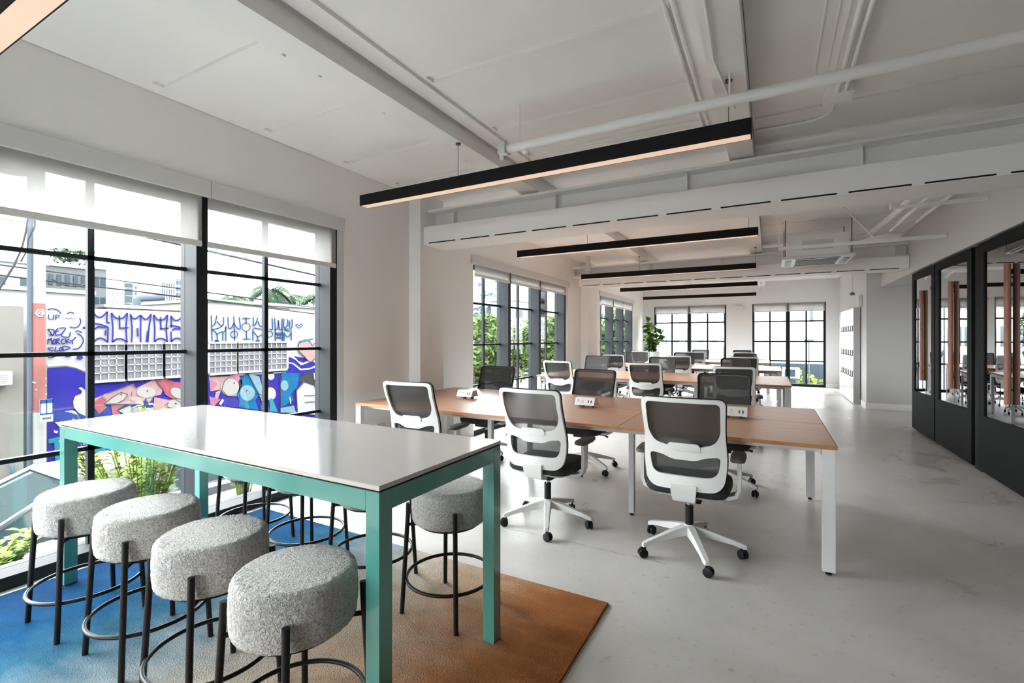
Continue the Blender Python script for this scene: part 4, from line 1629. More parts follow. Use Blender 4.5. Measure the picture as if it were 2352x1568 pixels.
patch(mb, z4([(380, 1180), (400, 1010), (500, 915), (590, 1090), (640, 1180), (600, 1250), (640, 1370), (400, 1330), (410, 1260)]), 3)
patch(mb, z4([(905, 1050), (920, 910), (1130, 930), (1100, 1090), (1030, 1170), (1060, 1250), (905, 1340)]), 3)
patch(mb, z4([(660, 1310), (730, 1300), (740, 1380), (660, 1360)]), 3)
mpart(mb, 'painted_fish', M['msky'])
mb = MB()
patch(mb, z4([(510, 930), (640, 960), (760, 1350), (720, 1370), (640, 1180), (590, 1090)]), 4)
patch(mb, ell(*z4([(500, 1160)])[0], 17, 18), 4)
patch(mb, z4([(900, 1340), (1060, 1310), (1085, 1400), (900, 1395)]), 4)
patch(mb, ell(*z4([(945, 1070)])[0], 9, 12), 4)
mpart(mb, 'painted_belly', M['mpale'])
mb = MB()
patch(mb, z4([(770, 1230), (800, 1220), (870, 1390), (775, 1380)]), 3)
patch(mb, z2([(322, 905), (435, 880), (435, 920), (405, 925), (425, 1100), (370, 1105), (360, 930), (322, 935)]), 3)
patch(mb, z2([(620, 960), (715, 955), (690, 1010), (620, 1030)]), 3)
mpart(mb, 'painted_lettering', M['mcyan'])
mb = MB()
patch(mb, z4([(1110, 1010), (1200, 920), (1390, 915), (1390, 1080), (1280, 1090)]), 2)
patch(mb, z4([(1100, 1180), (1180, 1190), (1190, 1270), (1110, 1330)]), 2)
mpart(mb, 'painted_panel', M['mdark'])
mb = MB()
patch(mb, z4([(1090, 1130), (1180, 1030), (1300, 1070), (1350, 1190), (1390, 1250), (1390, 1430), (1100, 1400)]), 3)
patch(mb, z4([(1240, 540), (1290, 560), (1330, 550), (1380, 590), (1380, 640), (1320, 700), (1330, 660)]), 3)
for c in ((1010, 1250), (1300, 960), (1340, 960), (1370, 980)):
    stroke(mb, z4([(c[0], c[1] - 40), (c[0] + 12, c[1] + 40)]), 2.2, 4)
mpart(mb, 'painted_splash', M['mwhite'])
mb = MB()       # plain pink heart
patch(mb, z4([(1110, 600), (1130, 550), (1200, 520), (1260, 560), (1275, 590), (1320, 555), (1370, 575), (1385, 640), (1340, 710), (1255, 790), (1180, 720), (1120, 660)]), 4)
mpart(mb, 'painted_heart', M['mpink'])
mb = MB()
stroke(mb, z4([(1115, 550), (1285, 512)]), 4, 5)
mpart(mb, 'painted_band', M['mcyan'])
# dark outlines
mb = MB()
for pts in ([(420, 620), (1020, 405), (1095, 500), (1060, 500), (1000, 430)], [(280, 630), (400, 770)], [(360, 850), (560, 690), (740, 590), (890, 640), (800, 760), (640, 840), (360, 850)],
            [(1500, 290), (1590, 430), (1690, 530)], [(340, 860), (1190, 860)], [(110, 890), (250, 1090), (470, 930), (550, 1130)], [(660, 1000), (950, 870), (1010, 1080)],
            [(1810, 760), (1960, 740), (2130, 850), (1960, 950), (1800, 930)], [(980, 580), (950, 770), (1110, 800)], [(1300, 740), (1370, 850), (1480, 690)]):
    stroke(mb, z3(pts), 0.9, 5, sub=1)
for pts in ([(45, 960), (290, 945)], [(260, 1200), (190, 1120), (220, 1020), (270, 980)], [(400, 1010), (500, 915), (640, 1180)], [(600, 1160), (690, 1190), (640, 1230)], [(890, 1395), (895, 960)],
            [(1090, 1130), (1180, 1030), (1300, 1070), (1350, 1190)], [(1100, 1400), (1085, 1100)], [(1180, 1190), (1350, 1190)], [(1190, 1270), (1390, 1260)]):
    stroke(mb, z4(pts), 1.1, 5, sub=1)
stroke(mb, z4([(1110, 600), (1130, 550), (1200, 520), (1260, 560), (1275, 590), (1320, 555), (1370, 575), (1385, 640), (1340, 710), (1255, 790), (1180, 720), (1120, 660), (1110, 600)]), 1.0, 5)
for c in (z3([(740, 640)])[0], z3([(1330, 560)])[0], z3([(1970, 840)])[0], z4([(340, 1040)])[0], z4([(490, 1130)])[0]):
    patch(mb, ell(c[0], c[1], 1.6, 1.6, 10), 5)
mpart(mb, 'painted_outline', M['mdark'])

# SOMOS lettering
mb = MB()
LT = []
for (ox, top, bot, wd, ch) in ((620, 45, 252, 105, 'S'), (745, 55, 252, 112, 'O'), (875, 60, 252, 140, 'M'), (1030, 68, 248, 98, 'O'), (1145, 72, 248, 92, 'S')):
    h = bot - top
    x1 = ox + wd

    def q(u, v):
        return (ox + wd * u, top + h * v)
    if ch == 'S':
        LT += [[q(0.05, 0), q(0.08, 0.42), q(0, 0.36)], [q(0.05, 0.03), q(0.3, 0.17), q(0.6, 0.17), q(0.95, 0.0)], [q(0.95, 0), q(0.92, 0.34), q(1.1, 0.36)],
               [q(0.05, 0.38), q(0.5, 0.42), q(1.0, 0.5)], [q(0.15, 0.58), q(0.35, 0.5), q(0.9, 0.52)], [q(0.05, 0.62), q(0.08, 1)], [q(1.0, 0.5), q(0.97, 1.0)],
               [q(0.05, 1), q(0.35, 0.88), q(0.65, 0.88), q(1.0, 1)], [q(0.85, 0.6), q(0.82, 0.78)]]
    elif ch == 'O':
        LT += [[q(0.02, 0), q(0.1, 0.5), q(0.08, 1)], [q(0.98, 0), q(0.9, 0.5), q(0.95, 1)], [q(0.02, 0), q(0.3, 0.17), q(0.7, 0.17), q(0.98, 0)],
               [q(0.08, 1), q(0.35, 0.89), q(0.65, 0.89), q(0.97, 1)], [q(0.5, 0.08), q(0.52, 0.55)], [q(0.5, 0.52), q(1.05, 0.5)]]
    else:
        LT += [[q(0.0, 0), q(0.08, 0.5), q(0.06, 1)], [q(1.0, 0), q(0.9, 0.5), q(0.84, 1)], [q(0.0, 0.05), q(0.2, 0.18), q(0.48, 0.05)], [q(0.48, 0.05), q(0.75, 0.2), q(1.0, 0.02)],
               [q(0.5, 0.05), q(0.49, 1)], [q(0.34, 0.5), q(0.36, 0.8)], [q(0.84, 0.6), q(0.78, 1)]]
for pts in LT:
    stroke(mb, z2(pts), 3.5, 3)
mpart(mb, 'painted_lettering', M['mink'])
# second banner of crown-like letters
mb = MB()
G2 = [[(70, 230), (80, 540)], [(70, 360), (110, 340), (138, 230)], [(138, 300), (180, 350), (215, 340), (218, 250)], [(70, 400), (110, 420), (140, 470), (140, 540)], [(140, 460), (180, 430), (235, 420), (245, 360)],
      [(245, 370), (245, 540)], [(210, 430), (208, 535)], [(112, 530), (160, 530)], [(112, 541), (160, 541)], [(215, 340), (170, 380), (75, 400)],
      [(270, 250), (280, 385), (320, 370), (340, 320)], [(340, 240), (352, 530)], [(340, 320), (380, 380), (420, 388), (405, 250)],
      [(486, 250), (490, 330)], [(440, 268), (540, 268)], [(490, 415), (495, 515)], [(450, 514), (540, 514)],
      [(575, 250), (575, 350)], [(565, 355), (600, 340), (630, 255)], [(630, 300), (650, 350), (690, 360), (685, 255)], [(570, 395), (570, 540)], [(570, 420), (620, 480), (630, 530)], [(625, 490), (690, 450), (690, 380)], [(692, 450), (692, 540)], [(575, 380), (690, 400)], [(602, 532), (652, 532)], [(602, 543), (652, 543)],
      [(710, 260), (710, 390)], [(800, 265), (805, 400), (770, 390)], [(830, 265), (840, 400)], [(920, 265), (920, 400)], [(830, 400), (870, 385), (875, 290)], [(875, 290), (890, 395), (925, 395)], [(835, 440), (930, 440)], [(835, 455), (935, 455)], [(838, 500), (930, 500)], [(838, 400), (840, 540)], [(922, 400), (925, 540)],
      [(945, 270), (945, 380), (1035, 385), (1040, 275)], [(985, 275), (988, 350), (945, 380)], [(1010, 290), (1012, 380)], [(945, 395), (1000, 420), (1040, 410)], [(945, 430), (945, 540)], [(948, 450), (990, 490), (1030, 440)], [(1033, 430), (1030, 530)]]
for pts in G2:
    stroke(mb, z4(pts), 2.2, 3, sub=3)
for c, r in (((346, 458), 8), ((488, 370), 9.5), ((770, 455), 7), ((882, 478), 3.5)):
    cx, cy = z4([c])[0]
    stroke(mb, ell(cx, cy, r, r, 20) + [ell(cx, cy, r, r, 20)[0]], 1.6, 3, sub=1)
stroke(mb, z4([(1125, 385), (1085, 350), (1105, 335), (1125, 355), (1150, 330), (1165, 350), (1125, 385)]), 1.4, 3)
mpart(mb, 'painted_lettering', M['mteal'])
# name tags at the left end: UP, DEZ, MORCKY, CLOP and swirls
mb = MB()
TG = [[(705, 620), (780, 720), (800, 640), (705, 625)], [(860, 610), (820, 660), (870, 650)], [(820, 660), (830, 715), (900, 700)], [(880, 612), (975, 612), (905, 720), (1020, 745), (1045, 670)], [(730, 710), (790, 715)],
      [(705, 850), (715, 770), (740, 790), (760, 760), (770, 845)], [(800, 775), (775, 840), (815, 835), (825, 780), (800, 775)], [(840, 850), (845, 770), (880, 780), (850, 810), (890, 850)], [(945, 770), (905, 800), (930, 845), (960, 835)], [(965, 760), (985, 840)], [(1030, 770), (985, 800), (1045, 830)], [(1040, 790), (1070, 800), (1125, 745)], [(1070, 800), (1078, 850)],
      [(790, 905), (705, 910), (760, 950), (790, 940)], [(830, 890), (810, 955), (865, 945)], [(905, 895), (875, 930), (900, 955), (925, 920), (905, 895)], [(945, 960), (935, 880), (1045, 905), (950, 940)],
      [(700, 335), (770, 320), (850, 340), (905, 395)], [(1000, 395), (1040, 370), (1100, 390)], [(1180, 460), (1200, 500), (1170, 580), (1100, 605), (1035, 590)], [(1120, 660), (1160, 650), (1220, 680)], [(1150, 690), (1220, 740), (1235, 820), (1170, 910), (1080, 925)], [(705, 1050), (770, 1050), (820, 1020)], [(950, 1015), (1000, 1040), (1070, 1015)]]
for pts in TG:
    stroke(mb, z5(pts), 2.5, 3, sub=3)
patch(mb, ell(*z5([(1185, 1050)])[0], 7.5, 4.5), 3)
patch(mb, ell(*z5([(1250, 605)])[0], 3.2, 3.2), 3)
for k in range(4):
    stroke(mb, z5([(960 + 40 * k, 450 + 25 * (k % 2)), (985 + 40 * k, 470), (1010 + 30 * k, 455)]), 0.8, 3)
mpart(mb, 'painted_lettering', M['mink'])
pU = mp(122, 729, 3)
sU = (mp(122, 722) - mp(122, 736)).length
text_mesh('UP', sU * 1.25, Matrix.Translation(Vector((0.03, pU.y - 7.5, pU.z - GZ))) @ Matrix.Rotation(PI / 2, 4, 'Z') @ Matrix.Rotation(PI / 2, 4, 'X'), 'painted_lettering', M['mink'], mur)

# barred windows
for k, (a, b) in enumerate(((209, 282), (289, 370), (376, 432), (478, 540), (544, 604), (608, 655))):
    ya_, yb_ = onx(a, 800, MX).y, onx(b, 800, MX).y
    zt_, zb_ = onx(300, 791, MX).z, onx(300, 868, MX).z
    wo = mpart(MB().box(MX - 0.02, MX + 0.035, ya_, yb_, zb_, zt_), 'barred_window', M['mpane'])
    fo = mpart(MB().box(MX, MX + 0.09, ya_ - 0.06, ya_, zb_, zt_).box(MX, MX + 0.09, yb_, yb_ + 0.06, zb_, zt_).box(MX, MX + 0.09, ya_, yb_, zt_, zt_ + 0.05).box(MX, MX + 0.12, ya_, yb_, zb_ - 0.06, zb_), 'window_frame', M['render'], wo)
    mb = MB()
    n = max(4, round((yb_ - ya_) / 0.17))
    for i in range(1, n):
        y = ya_ + (yb_ - ya_) * i / n
        mb.box(MX + 0.06, MX + 0.075, y - 0.012, y + 0.012, zb_, zt_)
    for i in range(1, 5):
        z = zb_ + (zt_ - zb_) * i / 5
        mb.box(MX + 0.06, MX + 0.075, ya_, yb_, z - 0.012, z + 0.012)
    mpart(mb, 'grille', M['render'], wo)

# beige building at the left edge, with its air conditioner
yb_ = onx(54, 800, -13.2).y
bz = onx(20, 702, -13.2).z
t = thing('beige_building', 'plain beige building at the left edge with blue graffiti low on its wall', 'building', (-13.2, yb_ - 4, GZ))


def ppart(mb, nm, m, par, off, **k):
    o = mb.build(nm, m, None, smooth=False, **k)
    o.data.transform(Matrix.Translation(-Vector(off)))
    o.parent = par
    return o


off = (-13.2, yb_ - 4, GZ)
ppart(MB().box(-17, -13.2, yb_ - 8, yb_, GZ, bz), 'wall', M['beige'], t, off)
mb = MB()
for pts in ([(30, 1078), (45, 1066), (60, 1085), (48, 1095)], [(60, 1075), (66, 1098), (80, 1080)], [(76, 1068), (92, 1100)], [(95, 1085), (110, 1082), (112, 1098), (98, 1100), (95, 1085)], [(112, 1098), (120, 1106)]):
    stroke(mb, [(x * 0.40, y) for x, y in pts], 1.6, 3, X=-13.2)
ppart(mb, 'painted_lettering', M['mcyan'], t, off)
pa, pb = onx(0, 853, -13.0), onx(25, 884, -13.0)
t = thing('outdoor_unit', 'pale wall air conditioner on the beige building at the left edge', 'air conditioner', (-13.19, pb.y - 0.45, pb.z))
hgt = pa.z - pb.z
MB().box(0, 0.3, -0.45, 0.45, 0, hgt, bev=0.02).build('casing', M['render'], t)
mb = MB()
for i in range(5):
    mb.box(0.3, 0.306, -0.38, 0.38, hgt * (0.2 + 0.13 * i), hgt * (0.2 + 0.13 * i) + 0.02)
mb.build('louvres', M['cream'], t, smooth=False)

# utility pole with transformer and number plate
PX = -9.6
pl, pr_ = onx(66, 700, PX), onx(105, 700, PX)
pc = (pl + pr_) / 2
rad = (pr_.y - pl.y) / 2 * 0.9
t = thing('utility_pole', 'thick concrete utility pole with salmon paint and a hanging transformer', 'pole', (PX, pc.y, GZ))
MB().lathe([(0, 0), (rad * 1.08, 0), (rad, 9), (0, 9)], 24).build('shaft', M['pole'], t)
za, zb2, zc = onx(85, 697, PX).z - GZ, onx(85, 945, PX).z - GZ, 0.02
MB().lathe([(rad * 1.10, zb2), (rad * 1.10, za)], 24).build('painted_band', M['mred'], t)
MB().lathe([(rad * 1.10, zc), (rad * 1.10, zb2 - 0.005)], 24).build('painted_band', M['render'], t)
MB().tube([(0.05, -rad * 1.18, 0), (0.05, -rad * 1.18, 8.6)], 0.03, 10).build('riser_conduit', M['conduitb'], t)
ta, tb = onx(34, 342, PX), onx(34, 398, PX)
MB().lathe([(0, 0), (0.17, 0), (0.19, 0.03), (0.19, ta.z - tb.z), (0.1, ta.z - tb.z + 0.08), (0, ta.z - tb.z + 0.08)], 20, (0.0, ta.y - pc.y - 0.04, tb.z - GZ)).box(-0.05, 0.05, ta.y - pc.y + 0.1, -0.05, tb.z - GZ + 0.3, tb.z - GZ + 0.36).build('transformer', M['conduitb'], t)


def pole_sheet(poly_px, name, m):
    """painted shape that wraps the round shaft"""
    mb_ = MB()
    stroke_pts = [onx(x, y, PX) for x, y in poly_px]
    pts3 = []
    for p in stroke_pts:
        dy = max(-rad * 0.98, min(rad * 0.98, p.y - pc.y))
        pts3.append((math.sqrt(max(0, (rad * 1.115) ** 2 - dy * dy)), dy, p.z - GZ))
    mb_.tube(pts3, 0.014, 6)
    return mb_.build(name, m, t)


pole_sheet([(92, 718), (86, 716), (83, 721), (88, 723), (91, 718), (91, 724), (95, 720), (92, 712), (82, 712), (77, 720), (84, 727), (93, 726)], 'at_sign', M['mwhite'])
pole_sheet([(66, 876), (74, 879), (104, 868)], 'zigzag_line', M['mwhite'])
pole_sheet([(104, 884), (76, 895), (104, 905)], 'zigzag_line', M['mwhite'])
pole_sheet([(66, 915), (104, 920)], 'zigzag_line', M['mwhite'])
sa, sb, sc_ = onx(92, 918, PX + 0.3), onx(122, 950, PX + 0.3), onx(122, 967, PX + 0.3)
pt = thing('number_plate', 'small blue and white sign numbered 45365 on the salmon utility pole', 'sign', (PX + 0.3, (sa.y + sb.y) / 2, sc_.z))
hw, hz, hn = (sb.y - sa.y) / 2, sa.z - sc_.z, sb.z - sc_.z
MB().box(-0.012, 0, -hw, hw, 0, hz).build('plate', M['mwhite'], pt, smooth=False)
mb = MB().box(0, 0.004, -hw, hw, hz - (hz - hn) * 0.25, hz).box(0, 0.004, -hw, -hw * 0.88, hn, hz).box(0, 0.004, hw * 0.88, hw, hn, hz).box(0, 0.004, -hw, hw, hn, hn + 0.02).box(0, 0.004, -hw * 0.06, hw * 0.06, hn, hz)
mb.build('blue_panel', M['signblue'], pt, smooth=False)
text_mesh('45365', hw * 2 * 0.29, Matrix.Translation((0.003, 0, hn * 0.5)) @ Matrix.Rotation(PI / 2, 4, 'Z') @ Matrix.Rotation(PI / 2, 4, 'X'), 'number_lettering', M['mdark'], pt)
MB().box(-0.15, -0.013, -0.03, 0.03, hz * 0.3, hz * 0.7).build('bracket', M['pole'], pt, smooth=False)


# overhead lines parallel to the street
def line(p0_, p1, X, sag, r, label):
    a, b = onx(*p0_, X), onx(*p1, X)
    d = b - a
    a, b = a - d * 0.4, b + d * 0.9
    pts = []
    for i in range(17):
        u = i / 16
        p = a.lerp(b, u)
        p.z -= sag * 4 * (u - 0.31) * (0.74 - u) * -1 if False else 0
        pts.append(p)
    o = one('power_line', MB().tube(pts, r, 6), M['wire'], label, 'cable')
    return o


line((0, 608), (425, 664), -10.6, 0, 0.012, 'black overhead cable, upper of the middle pair crossing the near window')
line((0, 632), (425, 682), -10.6, 0, 0.014, 'black overhead cable, lower of the middle pair crossing the near window')
line((110, 520), (425, 570), -10.6, 0, 0.008, 'thin overhead cable, topmost below the pulled shade')
line((478, 576), (735, 634), -10.9, 0, 0.03, 'thick overhead cable just under the right shade')
line((478, 672), (735, 708), -11.3, 0, 0.012, 'black overhead cable in front of the palm trees')
line((478, 690), (735, 722), -11.3, 0, 0.014, 'black overhead cable along the cream roof edge')
pts = [onx(x, y, -8.2) for x, y in ((64, 500), (60, 530), (50, 570), (32, 610), (13, 640), (-5, 668))]
one('power_line', MB().tube(pts, 0.012, 6), M['wire'], 'loose cable sweeping down left of the utility pole', 'cable')
pts = [onx(x, y, -8.2) for x, y in ((80, 500), (80, 520), (66, 548), (62, 575), (48, 600))]
one('power_line', MB().tube(pts, 0.010, 6), M['wire'], 'short cable looping off the front of the utility pole', 'cable')
pts = [onx(x, y, -10.0) for x, y in ((118, 640), (140, 652), (165, 657), (185, 657), (203, 650))]
one('power_line', MB().tube(pts, 0.010, 6), M['wire'], 'slack cable loop right of the utility pole', 'cable')


# background buildings
def building(px0, px1, ytop, X, depth, m, label, floors, cols, wm, zbase=GZ, fy=None, wfrac=(0.55, 0.5), name='building'):
    a, b = onx(px0, ytop, X), onx(px1, ytop, X)
    h = a.z - zbase
    off = (X - depth / 2, (a.y + b.y) / 2, zbase)
    t = thing(name, label, 'building', off)
    ppart(MB().box(X - depth, X, a.y, b.y, zbase, a.z), 'wall', m, t, off)
    ppart(MB().box(X - depth - 0.1, X + 0.12, a.y - 0.1, b.y + 0.1, a.z, a.z + h * 0.015 + 0.05), 'roof_edge', M['render'], t, off)
    W_, H_ = (b.y - a.y) / cols, (h * (fy or 0.6)) / floors
    for i in range(floors):
        for j in range(cols):
            yc, zc_ = a.y + W_ * (j + 0.5), a.z - H_ * (i + 0.62)
            ww, hh = W_ * wfrac[0] / 2, H_ * wfrac[1] / 2
            ppart(MB().box(X, X + 0.05, yc - ww, yc + ww, zc_ - hh, zc_ + hh), 'window', wm, t, off)
    return t, a, b


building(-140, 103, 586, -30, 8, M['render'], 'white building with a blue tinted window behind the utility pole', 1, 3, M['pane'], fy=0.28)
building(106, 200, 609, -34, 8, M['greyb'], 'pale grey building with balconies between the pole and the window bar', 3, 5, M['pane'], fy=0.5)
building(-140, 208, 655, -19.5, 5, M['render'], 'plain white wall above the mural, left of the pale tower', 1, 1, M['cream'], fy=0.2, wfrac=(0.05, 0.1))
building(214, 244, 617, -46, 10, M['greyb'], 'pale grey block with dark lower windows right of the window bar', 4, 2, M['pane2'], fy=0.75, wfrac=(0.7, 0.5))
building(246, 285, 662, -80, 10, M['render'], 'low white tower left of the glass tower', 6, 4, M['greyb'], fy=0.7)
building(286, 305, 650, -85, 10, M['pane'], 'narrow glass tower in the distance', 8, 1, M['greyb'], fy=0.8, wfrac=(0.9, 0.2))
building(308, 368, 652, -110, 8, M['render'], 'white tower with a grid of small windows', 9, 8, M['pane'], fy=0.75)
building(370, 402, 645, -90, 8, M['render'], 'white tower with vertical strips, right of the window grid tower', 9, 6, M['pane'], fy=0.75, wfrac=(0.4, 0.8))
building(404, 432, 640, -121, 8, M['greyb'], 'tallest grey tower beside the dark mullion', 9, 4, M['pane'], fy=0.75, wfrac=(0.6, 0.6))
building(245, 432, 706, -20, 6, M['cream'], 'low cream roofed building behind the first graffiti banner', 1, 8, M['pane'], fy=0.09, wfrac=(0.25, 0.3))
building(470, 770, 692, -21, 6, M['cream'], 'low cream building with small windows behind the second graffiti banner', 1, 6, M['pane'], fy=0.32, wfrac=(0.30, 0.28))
pts = [onx(*p, -21) for p in ((314, 712), (314, 688), (318, 685), (360, 683), (375, 682))]
one('roof_pipe', MB().tube(pts, 0.14, 12), M['conduitb'], 'bent grey pipe on the cream roof', 'pipe')


def blob_tree(name, label, c, r, h, n, m, trunk=True, cat='tree', leaf=0.16, zb=GZ, group=None, seed=0):
    rnd = random.Random(seed)
    t = thing(name, label, cat, (c[0], c[1], zb), 0, group)
    mb = MB()
    clusters = [(Vector((rnd.uniform(-0.6, 0.6) * r, rnd.uniform(-0.6, 0.6) * r, h * rnd.uniform(0.38, 0.85))), r * rnd.uniform(0.35, 0.6)) for _ in range(14)]
    for i in range(n):
        cc, cr = clusters[i % len(clusters)]
        d = Vector((rnd.gauss(0, 1), rnd.gauss(0, 1), rnd.gauss(0, 1))).normalized()
        p = cc + d * cr * (rnd.random() ** 0.4)
        p.z = min(max(p.z, h * 0.12), h * 1.02)
        a = Vector((rnd.gauss(0, 1), rnd.gauss(0, 1), rnd.gauss(0, 0.6))).normalized()
        b = a.cross(Vector((rnd.gauss(0, 1), rnd.gauss(0, 1), rnd.gauss(0, 1)))).normalized()
        s = leaf * rnd.uniform(0.6, 1.3)
        mb.quad([p - a * s, p - b * s * 0.45, p + a * s, p + b * s * 0.45])
    fo = mb.build('foliage', m, t, smooth=False)
    if trunk:
        mb = MB().tube([(0, 0, 0), (0.05, 0.03, h * 0.3), (0, 0, h * 0.6)], [0.14, 0.10, 0.05], 10)
        for k in range(5):
            q = k * 1.3
            mb.tube([(0, 0, h * (0.3 + 0.05 * k)), (r * 0.4 * math.cos(q), r * 0.4 * math.sin(q), h * 0.65)], [0.05, 0.02], 6)
        mb.build('trunk', M['bark'], t)
    return t


def palm(px, py, X, s, label, seed):
    c = onx(px, py, X)
    rnd = random.Random(seed)
    t = thing('palm_tree', label, 'tree', (c.x, c.y, GZ))
    H = c.z - GZ
    MB().tube([(0, 0, 0), (0.05, 0.1, H * 0.5), (0, 0, H)], [0.2, 0.16, 0.13], 10).build('trunk', M['bark'], t)
    mb = MB()
    for k in range(15):
        q = 2 * PI * k / 15 + rnd.uniform(-0.2, 0.2)
        up = rnd.uniform(0.2, 0.95)
        pts_ = [Vector((s * u * math.cos(q), s * u * math.sin(q), H + s * (up * u - 1.1 * u * u))) for u in [i / 8 for i in range(9)]]
        side = Vector((-math.sin(q), math.cos(q), 0))
        for i in range(8):
            for v in (0, 0.5):
                p = pts_[i].lerp(pts_[i + 1], v)
                f = (pts_[i + 1] - pts_[i]).normalized()
                L = s * 0.40 * math.sin(PI * (0.1 + 0.85 * (i + v) / 8))
                for sg in (-1, 1):
                    tip = p + side * sg * L * 0.75 + f * L * 0.6 - Vector((0, 0, L * 0.45))
                    mb.quad([p, p + f * 0.20 * s * 0.5, tip, tip - f * 0.02])
    mb.build('fronds', M['palm'], t, smooth=False)['kind'] = 'stuff'


palm(534, 687, -30, 1.3, 'small palm crown left above the cream roof', 1)
palm(620, 668, -34, 2.0, 'palm crown behind the thin window bar', 2)
palm(668, 684, -39, 2.0, 'palm crown right of the thin window bar', 3)
palm(735, 684, -30, 1.6, 'palm crown at the right end of the cream roof', 4)
bt = onx(106, 609, -34).z
bt += (bt - GZ) * 0.015 + 0.05
blob_tree('rooftop_bush', 'green bush on the roof of the pale grey building', onx(168, 608, -35), 1.0, 0.8, 500, M['palm'], False, 'bush', 0.13, zb=bt + 0.10, seed=3)

# street trees beyond the mural building
TR = [(-10.6, 16.0, 1.2, 4.2, 'round green street tree nearest the corner of the mural building'), (-11.2, 19.3, 1.55, 4.2, 'green street tree seen in the near bay of the middle window'),
      (-11.0, 23.2, 1.6, 4.3, 'green street tree seen in the middle bay of the middle window'), (-11.4, 27.5, 1.9, 3.8, 'low green street tree in the far bay of the middle window'),
      (-10.6, 36.0, 2.2, 4.6, 'green street tree seen through the window beside the potted fig, nearest'), (-12.0, 42.0, 2.6, 5.0, 'green street tree seen through the window beside the potted fig, farthest'),
      (-9.5, 12.9, 1.1, 3.4, 'small green street tree in front of the end of the mural building'), (-6.9, 22.6, 1.7, 4.4, 'green tree left of the pale building behind the far wall')]
for k, (x, y, r, h, lab) in enumerate(TR):
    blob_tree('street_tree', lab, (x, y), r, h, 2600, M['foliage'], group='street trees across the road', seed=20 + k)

# buildings seen through the middle window
building(1060, 1135, 762, -17, 5, M['pinkb'], 'pink house with a dark window seen in the near bay of the middle window', 1, 2, M['pane2'], fy=0.5)
t, a_, b_ = building(1050, 1178, 585, -26, 4, M['render'], 'tall white building with blue painted flecks behind the trees', 1, 2, M['render'], fy=0.1)
mb = MB()
rnd = random.Random(5)
for k in range(46):
    px, py = rnd.uniform(1096, 1146), rnd.uniform(640, 686)
    patch(mb, ell(px, py, rnd.uniform(0.8, 2.2), rnd.uniform(0.8, 2.2), 8), 8, X=-26)
for k in range(16):
    px, py = rnd.uniform(1090, 1143), rnd.uniform(706, 742)
    stroke(mb, [(px - 5, py), (px, py - rnd.uniform(3, 7)), (px + 5, py)], 2.2, 8, X=-26)
ppart(mb, 'painted_flecks', M['msky'], t, t.location)
building(1178, 1232, 690, -22, 2.5, M['render'], 'white building with a roof deck in the middle bay of the middle window', 1, 2, M['greyb'], fy=0.3)
building(1232, 1330, 600, -42, 8, M['render'], 'tall pale block with balconies in the far bay of the middle window', 6, 4, M['pane'], fy=0.7)
building(1230, 1330, 736, -19, 2, M['cream'], 'low pale canopy building in the far bay of the middle window', 1, 3, M['pane2'], fy=0.4)
building(1360, 1480, 640, -30, 10, M['render'], 'white block rising behind the trees beside the potted fig', 5, 5, M['greyb'], fy=0.7)
# white parked car far along the street is left out of sight; graffiti wall low in the near bay
one('graffiti_wall', MB().box(-14.2, -14.0, 19.5, 24.5, GZ, 0.1), M['render'], 'low white wall under the pink house', 'wall', smooth=False)

# beyond the far wall
t = thing('neighbour_building', 'big plain white building right behind the far wall windows', 'building', (2.6, 23, GZ))
ppart(MB().box(-1.6, 9, 21.5, 26, GZ, 8), 'wall', M['bright'], t, (2.6, 23, GZ))
ppart(MB().box(1.35, 1.45, 21.40, 21.5, 2.0, 8).box(-1.7, -1.6, 21.4, 21.6, GZ, 8), 'downpipe', M['greyb'], t, (2.6, 23, GZ))
t = thing('glass_building', 'pale building with blue green windows behind the potted fig', 'building', (-7, 31, GZ))
ppart(MB().box(-8.8, -2.2, 29, 32, GZ, 5), 'wall', M['bright'], t, (-7, 31, GZ))
for k in range(9):
    for z in (1.0, 2.7):
        ppart(MB().box(-8.4 + 0.68 * k, -8.4 + 0.68 * k + 0.32, 28.95, 29.0, z, z + 0.9), 'window', M['paneb'], t, (-7, 31, GZ))
one('awning', MB().poly([(-1.55, 20.9, 0.95), (-0.6, 20.9, 0.3), (-0.6, 20.9, 0.22), (-1.55, 20.9, 0.87)], (0, 0.595, 0)), M['conduitb'], 'grey sloping handrail plate behind the far left window', 'rail', smooth=False)
one('garden_hoarding', MB().box(-0.2, 2.4, 20.2, 20.3, GZ, 0.42), M['fence'], 'blue grey garden fence low behind the far right window', 'fence', smooth=False)
for k in range(6):
    x = 0.05 + 0.40 * k
    blob_tree('garden_plant', ('leafy', 'flowering', 'yellow green')[k % 3] + ' garden plant behind the far right window, ' + ('first', 'second', 'third', 'fourth', 'fifth', 'sixth', 'seventh', 'eighth', 'ninth')[k] + ' from the left', (x, 19.2 + 0.2 * (k % 3)), 0.16, 0.75 + 0.14 * ((k * 7) % 4), 170, M['foliage2'], False, 'plant', 0.07, zb=-0.7, group='garden plants behind the far wall', seed=60 + k)
struct('', MB().box(-4, 3, 18.2, 20.2, GZ, -0.7).build('ground', M['pave'], smooth=False))
t = thing('outdoor_unit', 'white air conditioner unit standing behind the far right window', 'air conditioner', (0.62, 18.6, 0.0))
MB().box(-0.26, 0.26, -0.15, 0.15, 0, 0.36, bev=0.02).build('casing', M['render'], t)
MB().box(-0.18, 0.12, -0.156, -0.15, 0.06, 0.30).build('fan_grille', M['pane'], t, smooth=False)
MB().box(-0.2, -0.14, -0.1, 0.1, -0.7, 0).box(0.14, 0.2, -0.1, 0.1, -0.7, 0).build('stand', M['greyb'], t, smooth=False)
